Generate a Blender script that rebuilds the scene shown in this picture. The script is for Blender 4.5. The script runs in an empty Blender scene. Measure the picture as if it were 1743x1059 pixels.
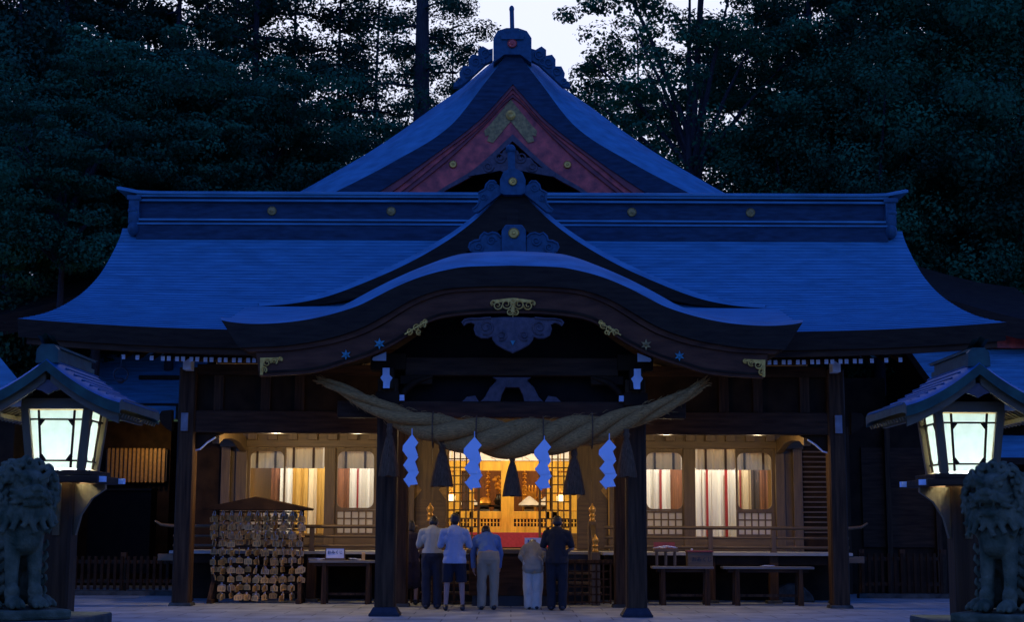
import bpy, bmesh, math, random
from mathutils import Vector, Matrix, noise
sin, cos, tan, atan, pi = math.sin, math.cos, math.tan, math.atan, math.pi
RAD = math.radians
rnd = random.Random(7)
SC = bpy.context.scene
COL = SC.collection
# ------------------------------------------------------------------ survey of the place
# the photograph's lens (focal length in its own pixels), tilt and eye height, used to survey real positions
F, PITCH, EYE = 2550.0, math.atan(370.5 / 2550.0), 1.45
def Zs(py, Y): return EYE + Y * tan(PITCH + atan((529.5 - py) / F))
def Xs(px, py, Y):
    zc = Y * cos(PITCH) + (Zs(py, Y) - EYE) * sin(PITCH)
    return (px - 871.5) * zc / F
def P(px, py, Y): return Vector((Xs(px, py, Y), Y, Zs(py, Y)))

def curve_fn(pts):
    """smooth interpolation through (d, y) points"""
    pts = sorted(pts)
    xs = [p[0] for p in pts]; ys = [p[1] for p in pts]; n = len(xs)
    m = []
    for i in range(n):
        if i == 0: m.append((ys[1]-ys[0])/(xs[1]-xs[0]))
        elif i == n-1: m.append((ys[-1]-ys[-2])/(xs[-1]-xs[-2]))
        else: m.append((ys[i+1]-ys[i-1])/(xs[i+1]-xs[i-1]))
    def f(x):
        if x <= xs[0]: return ys[0] + m[0]*(x-xs[0])*0
        if x >= xs[-1]: return ys[-1] + m[-1]*(x-xs[-1])
        for i in range(n-1):
            if x <= xs[i+1]:
                h = xs[i+1]-xs[i]; t = (x-xs[i])/h
                return ((2*t**3-3*t**2+1)*ys[i] + (t**3-2*t**2+t)*h*m[i] + (-2*t**3+3*t**2)*ys[i+1] + (t**3-t**2)*h*m[i+1])
    return f

# ------------------------------------------------------------------ mesh builder
ORG = {}
def org_of(o):
    while o is not None:
        if o.name in ORG: return ORG[o.name]
        o = o.parent
    return Vector((0, 0, 0))
class MB:
    def __init__(s): s.v = []; s.f = []; s.mi = []; s.m = 0
    def add(s, vs, fs):
        b = len(s.v); s.v.extend([Vector(v) for v in vs])
        for f in fs: s.f.append(tuple(b+i for i in f)); s.mi.append(s.m)
        return s
    def box(s, x0, x1, y0, y1, z0, z1, M=None):
        vs = [Vector((x, y, z)) for z in (z0, z1) for y in (y0, y1) for x in (x0, x1)]
        if M is not None: vs = [M @ v for v in vs]
        return s.add(vs, [(0,2,3,1),(4,5,7,6),(0,1,5,4),(2,6,7,3),(0,4,6,2),(1,3,7,5)])
    def taper(s, c, w0, d0, z0, w1, d1, z1, dx=0, dy=0):
        x, y = c
        vs = [(x-w0/2,y-d0/2,z0),(x+w0/2,y-d0/2,z0),(x+w0/2,y+d0/2,z0),(x-w0/2,y+d0/2,z0)]
        x += dx; y += dy
        vs += [(x-w1/2,y-d1/2,z1),(x+w1/2,y-d1/2,z1),(x+w1/2,y+d1/2,z1),(x-w1/2,y+d1/2,z1)]
        return s.add(vs, [(3,2,1,0),(4,5,6,7),(0,1,5,4),(1,2,6,5),(2,3,7,6),(3,0,4,7)])
    def pbox(s, px0, py0, px1, py1, Y, d):
        """a box whose front face spans surveyed pixels at depth Y"""
        pm = (py0+py1)/2
        return s.box(Xs(px0,pm,Y), Xs(px1,pm,Y), Y, Y+d, Zs(py1,Y), Zs(py0,Y))
    def bar(s, a, b, w, h, up=(0,0,1)):
        a, b = Vector(a), Vector(b); d = (b-a); L = d.length
        if L < 1e-6: return s
        d.normalize(); u = Vector(up)
        if abs(d.dot(u)) > .99: u = Vector((0,1,0))
        r = d.cross(u).normalized(); u = r.cross(d)
        vs = [p + r*sx*w/2 + u*sz*h/2 for p in (a, b) for sz in (-1,1) for sx in (-1,1)]
        return s.add(vs, [(0,1,3,2),(4,6,7,5),(0,4,5,1),(2,3,7,6),(0,2,6,4),(1,5,7,3)])
    def tube(s, pts, r, n=8, cap=True):
        pts = [Vector(p) for p in pts]; N = len(pts)
        rr = r if isinstance(r, (list, tuple)) else [r]*N
        vs = []; u = None
        for i, p in enumerate(pts):
            t = (pts[min(i+1,N-1)] - pts[max(i-1,0)])
            if t.length < 1e-9: t = Vector((0,0,1))
            t.normalize()
            if u is None:
                u = t.orthogonal().normalized()
            else:
                u = u - t*u.dot(t)
                if u.length < 1e-6: u = t.orthogonal()
                u.normalize()
            w = t.cross(u)
            for k in range(n):
                a = 2*pi*k/n
                vs.append(p + (u*cos(a) + w*sin(a))*rr[i])
        fs = []
        for i in range(N-1):
            for k in range(n):
                k2 = (k+1) % n
                fs.append((i*n+k, i*n+k2, (i+1)*n+k2, (i+1)*n+k))
        if cap:
            fs.append(tuple(range(n-1,-1,-1))); fs.append(tuple((N-1)*n+k for k in range(n)))
        return s.add(vs, fs)
    def lathe(s, prof, c=(0,0,0), n=14, M=None):
        """profile of (radius, z)"""
        vs = []; fs = []; N = len(prof)
        for (r, z) in prof:
            for k in range(n):
                a = 2*pi*k/n
                v = Vector((r*cos(a), r*sin(a), z))
                if M is not None: v = M @ v
                vs.append(v + Vector(c))
        for i in range(N-1):
            for k in range(n):
                k2 = (k+1) % n
                fs.append((i*n+k, i*n+k2, (i+1)*n+k2, (i+1)*n+k))
        fs.append(tuple(range(n-1,-1,-1))); fs.append(tuple((N-1)*n+k for k in range(n)))
        return s.add(vs, fs)
    def disc(s, c, r, d=.03, n=20):
        """a round boss facing the front (-y)"""
        M = Matrix.Rotation(RAD(90), 3, 'X')
        return s.lathe([(r*.98,0),(r,d*.5),(r*.86,d),(r*.8,d*.7),(r*.35,d*.75),(r*.2,d*1.1)], c, n, M)
    def prism(s, poly, y0, y1):
        """an outline of (x, z) points given thickness from y0 to y1"""
        n = len(poly)
        ar = sum(poly[i][0]*poly[(i+1)%n][1]-poly[(i+1)%n][0]*poly[i][1] for i in range(n))
        if ar < 0: poly = poly[::-1]
        vs = [(x,y0,z) for x,z in poly] + [(x,y1,z) for x,z in poly]
        fs = [tuple(range(n)), tuple(range(2*n-1,n-1,-1))]
        for i in range(n): fs.append((i, i+n, (i+1)%n+n, (i+1)%n))
        return s.add(vs, fs)
    def ppoly(s, pts, Y, d): return s.prism([(Xs(x,y,Y), Zs(y,Y)) for x,y in pts], Y, Y+d)
    def sphere(s, c, r, n=10, m=7, M=None):
        r = r if isinstance(r, (list, tuple)) else (r,r,r)
        vs = [];fs = []
        for i in range(m+1):
            th = pi*i/m
            for k in range(n):
                a = 2*pi*k/n
                v = Vector((r[0]*max(sin(th),1e-3)*cos(a), r[1]*max(sin(th),1e-3)*sin(a), r[2]*cos(th)))
                if M is not None: v = M @ v
                vs.append(v+Vector(c))
        for i in range(m):
            for k in range(n):
                k2=(k+1)%n
                fs.append((i*n+k,(i+1)*n+k,(i+1)*n+k2,i*n+k2))
        fs.append(tuple(range(n))); fs.append(tuple(m*n+k for k in range(n-1,-1,-1)))
        return s.add(vs,fs)
    def cap(s, a, b, ra, rb, n=10):
        """a tapered limb segment with rounded ends"""
        a, b = Vector(a), Vector(b); d = b-a; L = d.length
        if L < 1e-6: return s.sphere(a, ra)
        d.normalize()
        pts=[]; rr=[]
        for t in (-90,-60,-30,0): pts.append(a + d*ra*sin(RAD(t))); rr.append(max(ra*cos(RAD(t)),.001))
        for t in (0,30,60,90): pts.append(b + d*rb*sin(RAD(t))); rr.append(max(rb*cos(RAD(t)),.001))
        return s.tube(pts, rr, n)
    def mirror(s):
        """adds the other half, mirrored in x"""
        b = len(s.v); nf = len(s.f)
        s.v.extend([Vector((-v.x, v.y, v.z)) for v in s.v[:b]])
        for i in range(nf): s.f.append(tuple(b+k for k in reversed(s.f[i]))); s.mi.append(s.mi[i])
        return s
    def grid(s, rows, flip=False):
        n = len(rows[0]); vs = [v for r in rows for v in r]; fs = []
        for i in range(len(rows)-1):
            for k in range(n-1):
                q = (i*n+k, i*n+k+1, (i+1)*n+k+1, (i+1)*n+k)
                fs.append(q[::-1] if flip else q)
        return s.add(vs, fs)
    def build(s, name, mats, parent=None, smooth=None, bevel=0, org=None):
        me = bpy.data.meshes.new(name)
        if parent is not None: off = org_of(parent)
        elif org is not None: off = Vector(org)
        else:
            xs=[v.x for v in s.v]; ys=[v.y for v in s.v]; zs=[v.z for v in s.v]
            off = Vector(((min(xs)+max(xs))/2,(min(ys)+max(ys))/2,min(zs)))
        me.from_pydata([v-off for v in s.v], [], s.f)
        for m in (mats if isinstance(mats,(list,tuple)) else [mats]): me.materials.append(m)
        me.polygons.foreach_set('material_index', s.mi)
        me.validate(); me.update()
        if smooth is not None:
            me.polygons.foreach_set('use_smooth', [True]*len(me.polygons))
            if smooth < 180: me.set_sharp_from_angle(angle=RAD(smooth))
        o = bpy.data.objects.new(name, me); COL.objects.link(o)
        if parent is not None: o.parent = parent
        else:
            o.location = off; ORG[o.name] = off
        if bevel:
            b = o.modifiers.new('bevel','BEVEL'); b.width = bevel; b.segments = 2; b.limit_method = 'ANGLE'
        return o
def tag(o, label, cat, group=None, kind=None):
    o['label'] = label; o['category'] = cat
    if group: o['group'] = group
    if kind: o['kind'] = kind
    return o
def thing(name, loc, label, cat, group=None):
    o = bpy.data.objects.new(name, None); COL.objects.link(o)
    o.location = loc; o.empty_display_size = .2; ORG[o.name] = Vector(loc)
    return tag(o, label, cat, group)
def structure(o): o['kind'] = 'structure'; return o
def copy_tree(o, parent=None):
    c = o.copy(); COL.objects.link(c)
    if parent is not None: c.parent = parent
    for ch in list(o.children): copy_tree(ch, c)
    return c
def remeshed(mb, voxel, smooth_n=3):
    """one continuous skin grown over the overlapping volumes of a builder"""
    me = bpy.data.meshes.new('skin'); me.from_pydata(mb.v, [], mb.f); me.update()
    o = bpy.data.objects.new('skin', me); COL.objects.link(o)
    r = o.modifiers.new('r','REMESH'); r.mode='VOXEL'; r.voxel_size=voxel
    if smooth_n:
        sm = o.modifiers.new('s','SMOOTH'); sm.iterations=smooth_n; sm.factor=.5
    dg = bpy.context.evaluated_depsgraph_get(); dg.update()
    out = bpy.data.meshes.new_from_object(o.evaluated_get(dg))
    bpy.data.objects.remove(o); bpy.data.meshes.remove(me)
    return out
def skin(name, mb, mat, parent, voxel=.015, smooth_n=3, wrinkle=0, wscale=9):
    me = remeshed(mb, voxel, smooth_n); me.name = name
    me.materials.clear(); me.materials.append(mat)
    if wrinkle:
        for v, nn in [(v, v.normal.copy()) for v in me.vertices]:
            v.co += nn * wrinkle * noise.noise(v.co*Vector((wscale,wscale,wscale*.6)) if False else Vector((v.co.x*wscale, v.co.y*wscale, v.co.z*wscale*.6)))
    me.polygons.foreach_set('use_smooth', [True]*len(me.polygons))
    me.update()
    o = bpy.data.objects.new(name, me); COL.objects.link(o)
    if parent is not None: o.parent = parent
    return o

# ------------------------------------------------------------------ materials
def newmat(name):
    m = bpy.data.materials.new(name); m.use_nodes = True
    nt = m.node_tree; b = nt.nodes['Principled BSDF']
    return m, nt, b
def mat(name, col, rough=.6, metal=0, var=.35, scale=6, stretch=(1,1,1), bump=.15, bscale=None, dist=.01, col2=None, spec=None):
    m, nt, b = newmat(name); N = nt.nodes; L = nt.links
    tc = N.new('ShaderNodeTexCoord'); mp = N.new('ShaderNodeMapping'); mp.inputs['Scale'].default_value = stretch
    L.new(tc.outputs['Object'], mp.inputs['Vector'])
    n1 = N.new('ShaderNodeTexNoise'); n1.inputs['Scale'].default_value = scale; n1.inputs['Detail'].default_value = 6
    L.new(mp.outputs[0], n1.inputs['Vector'])
    cr = N.new('ShaderNodeValToRGB')
    c2 = col2 or tuple(c*(1-var) for c in col); c1 = tuple(min(1,c*(1+var*.6)) for c in col)
    cr.color_ramp.elements[0].position=.3; cr.color_ramp.elements[1].position=.7
    cr.color_ramp.elements[0].color=(*c2,1); cr.color_ramp.elements[1].color=(*c1,1)
    L.new(n1.outputs['Fac'], cr.inputs[0]); L.new(cr.outputs[0], b.inputs['Base Color'])
    b.inputs['Roughness'].default_value=rough; b.inputs['Metallic'].default_value=metal
    if spec is not None: b.inputs['Specular IOR Level'].default_value = spec
    if bump:
        n2 = N.new('ShaderNodeTexNoise'); n2.inputs['Scale'].default_value = bscale or scale*5; n2.inputs['Detail'].default_value=5
        L.new(mp.outputs[0], n2.inputs['Vector'])
        bp = N.new('ShaderNodeBump'); bp.inputs['Strength'].default_value=bump; bp.inputs['Distance'].default_value=dist
        L.new(n2.outputs['Fac'], bp.inputs['Height']); L.new(bp.outputs[0], b.inputs['Normal'])
    return m
M = {}
M['copper'] = mat('patina_copper', (.085,.25,.30), .55, .0, .30, 2.2, (.8,2.5,2.5), .3, 40, .012, spec=.3)
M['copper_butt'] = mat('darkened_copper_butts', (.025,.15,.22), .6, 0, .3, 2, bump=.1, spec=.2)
M['copper_light'] = mat('blue_patina_copper', (.022,.12,.21), .5, 0, .35, 4, (3,1,1), .25, 26, .008, spec=.25)
M['copper_edge'] = mat('weathered_copper_edge', (.040,.024,.012), .7, 0, .4, 3, (1,1,6), .2, spec=.15)
M['ridgebody'] = mat('dark_ridge_copper', (.028,.055,.075), .6, 0, .4, 3, (1,1,5), .2, spec=.15)
M['copper_green'] = mat('green_copper', (.018,.07,.042), .5, .1, .55, 7, (1,1,1), .25)
M['wood'] = mat('aged_dark_timber', (.038,.018,.006), .75, 0, .55, 3, (1,1,1), .25, 22, spec=.12)
M['woodv'] = mat('aged_timber_upright', (.078,.036,.013), .65, 0, .62, 5, (4,4,.25), .5, 24, spec=.12)
M['woodh'] = mat('aged_timber_level', (.068,.030,.011), .65, 0, .55, 5, (.35,3,3), .3, 20, spec=.12)
M['walnut'] = mat('warm_cedar', (.155,.09,.028), .55, 0, .35, 5, (4,4,.4), .2, 20)
M['walnuth'] = mat('warm_cedar_level', (.155,.09,.028), .55, 0, .35, 5, (.4,4,4), .2, 20)
M['gableboard'] = mat('reddish_gable_timber', (.13,.042,.015), .6, 0, .45, 4, (.5,2,2), .25, 18, spec=.12)
M['hallwood'] = mat('pale_hall_cedar', (.26,.16,.06), .5, 0, .3, 5, (4,4,.4), .15)
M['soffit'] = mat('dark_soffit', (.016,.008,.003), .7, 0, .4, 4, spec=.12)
M['redwood'] = mat('red_lacquered_timber', (.80,.085,.04), .5, 0, .6, 5, (1,1,1), .3)
M['reddark'] = mat('faded_red_moulding', (.34,.05,.03), .55, 0, .4, 5)
M['gold'] = mat('gilt_brass', (.90,.40,.06), .4, .6, .4, 12, (1,1,1), .2)
M['goldold'] = mat('tarnished_gilt', (.45,.24,.05), .5, .35, .5, 14, (1,1,1), .35)
M['teal'] = mat('verdigris_boss', (.06,.26,.25), .5, .2, .4, 12)
M['white'] = mat('white_painted_end', (.74,.76,.76), .6, 0, .12, 8, bump=.05)
M['greyend'] = mat('grey_weathered_end', (.26,.25,.23), .7, 0, .3, 8, bump=.1)
M['paper'] = mat('white_paper', (.80,.80,.80), .8, 0, .05, 5, bump=.05)
M['tile'] = mat('carved_roof_metal', (.04,.10,.13), .55, 0, .3, 9, (1,1,1), .15, 40, spec=.2)
M['carved'] = mat('carved_pendant_wood', (.10,.06,.05), .55, 0, .5, 10, (1,1,1), .4)
M['stone'] = mat('mossy_granite', (.15,.125,.06), .9, 0, .6, 7, (1,1,1), .7, 60, .012, col2=(.04,.05,.022), spec=.12)
M['plinth'] = mat('rough_granite', (.09,.08,.055), .85, 0, .5, 7, (1,1,1), .5, 50, spec=.12)
M['straw'] = mat('rice_straw', (.54,.245,.062), .85, 0, .5, 16, (.6,5,5), .7, 30, .02, spec=.12)
M['hemp'] = mat('hemp_tassel', (.19,.09,.038), .9, 0, .5, 9, (8,8,.4), .8, 26, .02, spec=.12)
M['orange'] = mat('golden_lacquer', (.72,.43,.05), .4, 0, .25, 5, (3,3,.5), .1)
M['curtain_white'] = mat('white_silk', (.78,.77,.70), .8, 0, .12, 6, (6,6,.3), .1)
M['curtain_gold'] = mat('gold_brocade', (.55,.33,.07), .7, 0, .25, 7, (6,6,.4), .1)
M['curtain_brown'] = mat('russet_cloth', (.23,.085,.03), .8, 0, .3, 7, (6,6,.4), .1)
M['curtain_cream'] = mat('cream_silk', (.72,.60,.38), .8, 0, .15, 7, (6,6,.4), .1)
M['ribbon'] = mat('crimson_ribbon', (.32,.02,.02), .6, 0, .2, 7, bump=.05)
M['ribbond'] = mat('dark_ribbon', (.06,.035,.03), .7, 0, .2, 7, bump=.05)
M['redcarpet'] = mat('red_felt', (.50,.05,.08), .95, 0, .15, 20)
M['tabletop'] = mat('worn_table_board', (.20,.17,.12), .6, 0, .3, 6, (.4,4,4), .1)
M['black'] = mat('black_lacquer', (.015,.014,.014), .35, 0, .3, 7, bump=.05)
M['ema'] = mat('pale_cypress', (.80,.43,.11), .6, 0, .25, 14, (1,1,1), .1)
M['ema2'] = mat('honey_cypress', (.60,.28,.05), .6, 0, .3, 14, (1,1,1), .1)
M['ema3'] = mat('grey_cypress', (.50,.32,.13), .65, 0, .3, 14, (1,1,1), .1)
M['board'] = mat('shrine_floor_board', (.40,.36,.26), .55, 0, .25, 6, (.4,4,4), .1)
M['ink'] = mat('black_ink', (.02,.02,.022), .6, 0, .1, 7, bump=0)
M['blueink'] = mat('blue_ink', (.05,.09,.35), .6, 0, .1, 7, bump=0)
M['iron'] = mat('dark_iron', (.03,.03,.032), .5, .6, .3, 12)
M['bark'] = mat('cedar_bark', (.05,.038,.03), .9, 0, .5, 8, (4,4,.5), .8, 20, .03)
M['leaf_cedar'] = mat('cedar_needles', (.036,.105,.042), .8, 0, .78, .42, bump=0, spec=.1)
M['leaf_broad'] = mat('broad_leaves', (.034,.15,.052), .7, 0, .78, .5, bump=0, spec=.15)
M['leaf_near'] = mat('hedge_leaves', (.034,.12,.05), .7, 0, .6, .9, bump=0, spec=.15)
def leaf_translucent(m):
    nt = m.node_tree; b = nt.nodes['Principled BSDF']; out = nt.nodes['Material Output']
    t = nt.nodes.new('ShaderNodeBsdfTranslucent'); mx = nt.nodes.new('ShaderNodeMixShader'); mx.inputs[0].default_value=.2
    nt.links.new(b.inputs['Base Color'].links[0].from_socket, t.inputs[0])
    nt.links.new(b.outputs[0], mx.inputs[1]); nt.links.new(t.outputs[0], mx.inputs[2]); nt.links.new(mx.outputs[0], out.inputs[0])
for k in ('leaf_cedar','leaf_broad','leaf_near'): leaf_translucent(M[k])
def make_glow(name, col, strength):
    m, nt, b = newmat(name)
    b.inputs['Base Color'].default_value=(*[min(1,c) for c in col],1)
    b.inputs['Emission Color'].default_value=(*col,1); b.inputs['Emission Strength'].default_value=strength
    return m
M['glow_warm'] = make_glow('lit_lamp_shade', (1,.72,.34), 3.5)
def make_frosted():
    m, nt, b = newmat('frosted_lantern_glass'); N=nt.nodes; L=nt.links
    out=N['Material Output']; d=N.new('ShaderNodeBsdfDiffuse'); t=N.new('ShaderNodeBsdfTranslucent'); mx=N.new('ShaderNodeMixShader')
    tc=N.new('ShaderNodeTexCoord'); n=N.new('ShaderNodeTexNoise'); n.inputs['Scale'].default_value=14; cr=N.new('ShaderNodeValToRGB')
    cr.color_ramp.elements[0].color=(.62,.66,.64,1); cr.color_ramp.elements[1].color=(.86,.9,.88,1)
    L.new(tc.outputs['Object'],n.inputs['Vector']); L.new(n.outputs['Fac'],cr.inputs[0]); L.new(cr.outputs[0],d.inputs[0]); L.new(cr.outputs[0],t.inputs[0])
    mx.inputs[0].default_value=.6; L.new(d.outputs[0],mx.inputs[1]); L.new(t.outputs[0],mx.inputs[2]); L.new(mx.outputs[0],out.inputs[0])
    return m
M['frosted']=make_frosted()
def make_shoji():
    m, nt, b = newmat('shoji_paper'); N=nt.nodes; L=nt.links
    out=N['Material Output']; d=N.new('ShaderNodeBsdfDiffuse'); t=N.new('ShaderNodeBsdfTranslucent'); mx=N.new('ShaderNodeMixShader')
    d.inputs[0].default_value=(.78,.76,.68,1); t.inputs[0].default_value=(.78,.74,.62,1); mx.inputs[0].default_value=.5
    L.new(d.outputs[0],mx.inputs[1]); L.new(t.outputs[0],mx.inputs[2]); L.new(mx.outputs[0],out.inputs[0]); return m
M['shoji']=make_shoji()
def make_pane():
    m, nt, b = newmat('window_glass'); N=nt.nodes; L=nt.links
    out=N['Material Output']; g=N.new('ShaderNodeBsdfGlossy'); g.inputs['Roughness'].default_value=.05; t=N.new('ShaderNodeBsdfTransparent'); mx=N.new('ShaderNodeMixShader')
    mx.inputs[0].default_value=.06; L.new(t.outputs[0],mx.inputs[1]); L.new(g.outputs[0],mx.inputs[2]); L.new(mx.outputs[0],out.inputs[0]); return m
M['pane']=make_pane()
def make_ground():
    m, nt, b = newmat('stone_paving'); N=nt.nodes; L=nt.links
    tc=N.new('ShaderNodeTexCoord'); br=N.new('ShaderNodeTexBrick'); br.inputs['Scale'].default_value=1
    br.inputs['Brick Width'].default_value=1.1; br.inputs['Row Height'].default_value=.72; br.inputs['Mortar Size'].default_value=.012
    br.inputs['Color1'].default_value=(.50,.49,.38,1); br.inputs['Color2'].default_value=(.41,.40,.31,1); br.inputs['Mortar'].default_value=(.16,.16,.13,1)
    L.new(tc.outputs['Object'],br.inputs['Vector'])
    n=N.new('ShaderNodeTexNoise'); n.inputs['Scale'].default_value=1.7; n.inputs['Detail'].default_value=7; L.new(tc.outputs['Object'],n.inputs['Vector'])
    cr=N.new('ShaderNodeValToRGB'); cr.color_ramp.elements[0].position=.32; cr.color_ramp.elements[1].position=.7
    cr.color_ramp.elements[0].color=(.62,.62,.6,1); cr.color_ramp.elements[1].color=(1.08,1.08,1.06,1); L.new(n.outputs['Fac'],cr.inputs[0])
    mx=N.new('ShaderNodeMix'); mx.data_type='RGBA'; mx.blend_type='MULTIPLY'; mx.inputs['Factor'].default_value=1
    L.new(br.outputs['Color'],mx.inputs['A']); L.new(cr.outputs[0],mx.inputs['B']); L.new(mx.outputs['Result'],b.inputs['Base Color'])
    n2=N.new('ShaderNodeTexNoise'); n2.inputs['Scale'].default_value=60; L.new(tc.outputs['Object'],n2.inputs['Vector'])
    bp=N.new('ShaderNodeBump'); bp.inputs['Strength'].default_value=.3; bp.inputs['Distance'].default_value=.01; L.new(n2.outputs['Fac'],bp.inputs['Height']); L.new(bp.outputs[0],b.inputs['Normal'])
    b.inputs['Roughness'].default_value=.7; return m
M['ground']=make_ground()
M['earth'] = mat('forest_floor', (.03,.04,.028), .95, 0, .5, .5)
def cloth(name,col,v=.07): return mat(name,col,.9,0,v,7,(1,1,.5),.6,13,.03)
M['skin']=mat('skin',(.42,.25,.17),.55,0,.12,9,bump=.05)
M['hair']=mat('black_hair',(.018,.014,.013),.5,0,.4,30,(1,1,1),.4,60)
M['hairbrown']=mat('brown_hair',(.07,.035,.02),.5,0,.4,30,(1,1,1),.4,60)

# ------------------------------------------------------------------ camera, sky, sun
cam = bpy.data.cameras.new('camera'); co = bpy.data.objects.new('camera', cam); COL.objects.link(co)
cam.sensor_fit='HORIZONTAL'; cam.sensor_width=36; cam.lens=F/1743*36; cam.clip_end=1500; cam.clip_start=.1
co.matrix_world = Matrix.Translation((0,0,EYE)) @ Matrix.Rotation(RAD(90)+PITCH,4,'X') @ Matrix.Rotation(RAD(.22),4,'Z')
SC.camera = co
w = bpy.data.worlds.new('World'); SC.world=w; w.use_nodes=True
def build_world():
    N=w.node_tree.nodes; L=w.node_tree.links; bg=N['Background']
    sky=N.new('ShaderNodeTexSky'); sky.sky_type='NISHITA'; sky.sun_disc=False
    sky.sun_elevation=RAD(SUN_EL); sky.sun_rotation=RAD(0); sky.altitude=100; sky.ozone_density=3
    t=N.new('ShaderNodeMix'); t.data_type='RGBA'; t.blend_type='MULTIPLY'; t.inputs['Factor'].default_value=1
    t.inputs['B'].default_value=(*SKY_TINT,1); L.new(sky.outputs[0],t.inputs['A'])
    # evening glow low in the sky behind the shrine
    tc=N.new('ShaderNodeTexCoord'); dp=N.new('ShaderNodeVectorMath'); dp.operation='DOT_PRODUCT'
    dp.inputs[1].default_value=(0,cos(RAD(15)),sin(RAD(15))); L.new(tc.outputs['Generated'],dp.inputs[0])
    mr=N.new('ShaderNodeMapRange'); mr.interpolation_type='SMOOTHSTEP'; mr.inputs['From Min'].default_value=.80; mr.inputs['From Max'].default_value=.985
    L.new(dp.outputs['Value'],mr.inputs['Value'])
    mx=N.new('ShaderNodeMix'); mx.data_type='RGBA'; mx.inputs['B'].default_value=(*[c/SKY_STR for c in GLOW],1)
    L.new(mr.outputs[0],mx.inputs['Factor']); L.new(t.outputs['Result'],mx.inputs['A'])
    L.new(mx.outputs['Result'],bg.inputs['Color']); bg.inputs['Strength'].default_value=SKY_STR
SUN_EL=2.0; SKY_TINT=(2.1,3.5,11.8); SKY_STR=.10; GLOW=(.90,.95,1.18)
build_world()
sl=bpy.data.lights.new('sun','SUN'); so=bpy.data.objects.new('sun',sl); COL.objects.link(so)
sl.energy=.12; sl.angle=RAD(40); sl.color=(.35,.55,1)
so.rotation_euler=(RAD(38),0,RAD(-12)); so.location=(0,-10,30)
SC.view_settings.view_transform='Standard'; SC.view_settings.look='None'; SC.view_settings.exposure=0; SC.view_settings.gamma=1
SC.cycles.use_denoising=True; SC.cycles.max_bounces=8; SC.cycles.diffuse_bounces=4; SC.cycles.transparent_max_bounces=16
SC.cycles.caustics_reflective=False; SC.cycles.caustics_refractive=False; SC.cycles.sample_clamp_indirect=4
def point_light(name, loc, watts, col, r=.08, parent=None):
    l=bpy.data.lights.new(name,'POINT'); l.energy=watts; l.color=col; l.shadow_soft_size=r
    o=bpy.data.objects.new(name,l); COL.objects.link(o)
    if parent is not None: o.parent=parent; o.location=Vector(loc)-org_of(parent)
    else: o.location=loc
    return o

# ------------------------------------------------------------------ ground and hillside
g=MB(); g.add([(-400,-60,0),(400,-60,0),(400,600,0),(-400,600,0)],[(0,1,2,3)])
structure(g.build('ground',M['ground'],org=(0,0,0)))
h=MB(); rows=[]
for j in range(16):
    y=58+j*11; row=[]
    for i in range(41):
        x=-120+i*6
        row.append((x,y,-.3+max(0,(j-0.5))*2.0*(.8+.25*noise.noise(Vector((x*.03,y*.03,0))))+.9*noise.noise(Vector((x*.1,y*.1,3)))*min(1,j)))
    rows.append(row)
h.grid(rows); structure(h.build('hillside',M['earth'],smooth=180,org=(0,58,0)))
HALL_W,EAVE_W,LANT_W,PORCH_FILL_W,CURTAIN_FILL_W=140,42,75,18,130
# ================================================================== the worship hall
hall=thing('worship_hall',(0,30,0),'wide timber shrine worship hall with sweeping copper roofs and a lit interior','shrine hall')
CX=0.0
YE,YR=27.0,31.6                                     # eave and ridge lines
z_eave=Zs(565,YE); z_rb=Zs(391,YR)
def prof(t): return z_eave+(z_rb-z_eave)*(.62*t+.38*t*t)
verge=curve_fn([(380,661),(404,667),(425,676),(449,688.5),(472,703),(499,728),(519,756.5),(533,785),(541,812),(547.5,848)])
def py_of(Y,z): return 529.5-F*tan(atan((z-EYE)/Y)-PITCH)
def lift(s,t): return .20*max(0,(abs(s)-.42)/.58)**2.2*(1-t)**2.2
def half(t):
    Y=YE+(YR-YE)*t; z=prof(t)+lift(1,t); py=py_of(Y,z); zc=Y*cos(PITCH)+(z-EYE)*sin(PITCH)
    return verge(min(py,547.5))*zc/F
SS=[-1+2*i/90 for i in range(91)]
def roof_row(t,dz=0,tm=None):
    hw=half(t); Y=YE+(YR-YE)*t
    return [Vector((hw*s,Y,prof(t)+lift(s,t)+dz)) for s in SS]
NC=38; rows=[]
for i in range(NC):
    rows.append(roof_row(i/NC,.013)); rows.append(roof_row((i+.985)/NC,0))
m=MB()
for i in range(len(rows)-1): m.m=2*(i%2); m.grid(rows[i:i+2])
EDG=.33
front_low=[v+Vector((0,.10,-EDG)) for v in rows[0]]
und=[[Vector((v.x*.985,v.y,v.z-EDG*.9)) for v in roof_row(t)] for t in (.06,.2,.4,.6,.8,1)]
m.m=1; m.grid([front_low,rows[0]])
m.grid([front_low]+und,flip=True)
for k in (0,90):                                     # verge faces
    top=[r[k] for r in rows]; low=[front_low[k]]+[u[k] for u in und]
    lowf=lambda t:(low[0].lerp(low[1],t/.06) if t<.06 else und[0][k].lerp(und[1][k],(t-.06)/.14) if t<.2 else und[1][k].lerp(und[2][k],(t-.2)/.2) if t<.4 else und[2][k].lerp(und[3][k],(t-.4)/.2) if t<.6 else und[3][k].lerp(und[4][k],(t-.6)/.2) if t<.8 else und[4][k].lerp(und[5][k],(t-.8)/.2))
    lows=[lowf((r[45].y-YE)/(YR-YE)) for r in rows]
    m.grid([lows,top],flip=(k==90))
m.m=0                                                # rear slope
hw=half(1); m.grid([rows[-1],[Vector((hw*1.02*s,34.0,6.6)) for s in SS],[Vector((hw*1.06*s,36.2,5.6)) for s in SS]])
m.build('main_roof',[M['copper'],M['copper_edge'],M['copper_butt']],hall,smooth=30)
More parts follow.
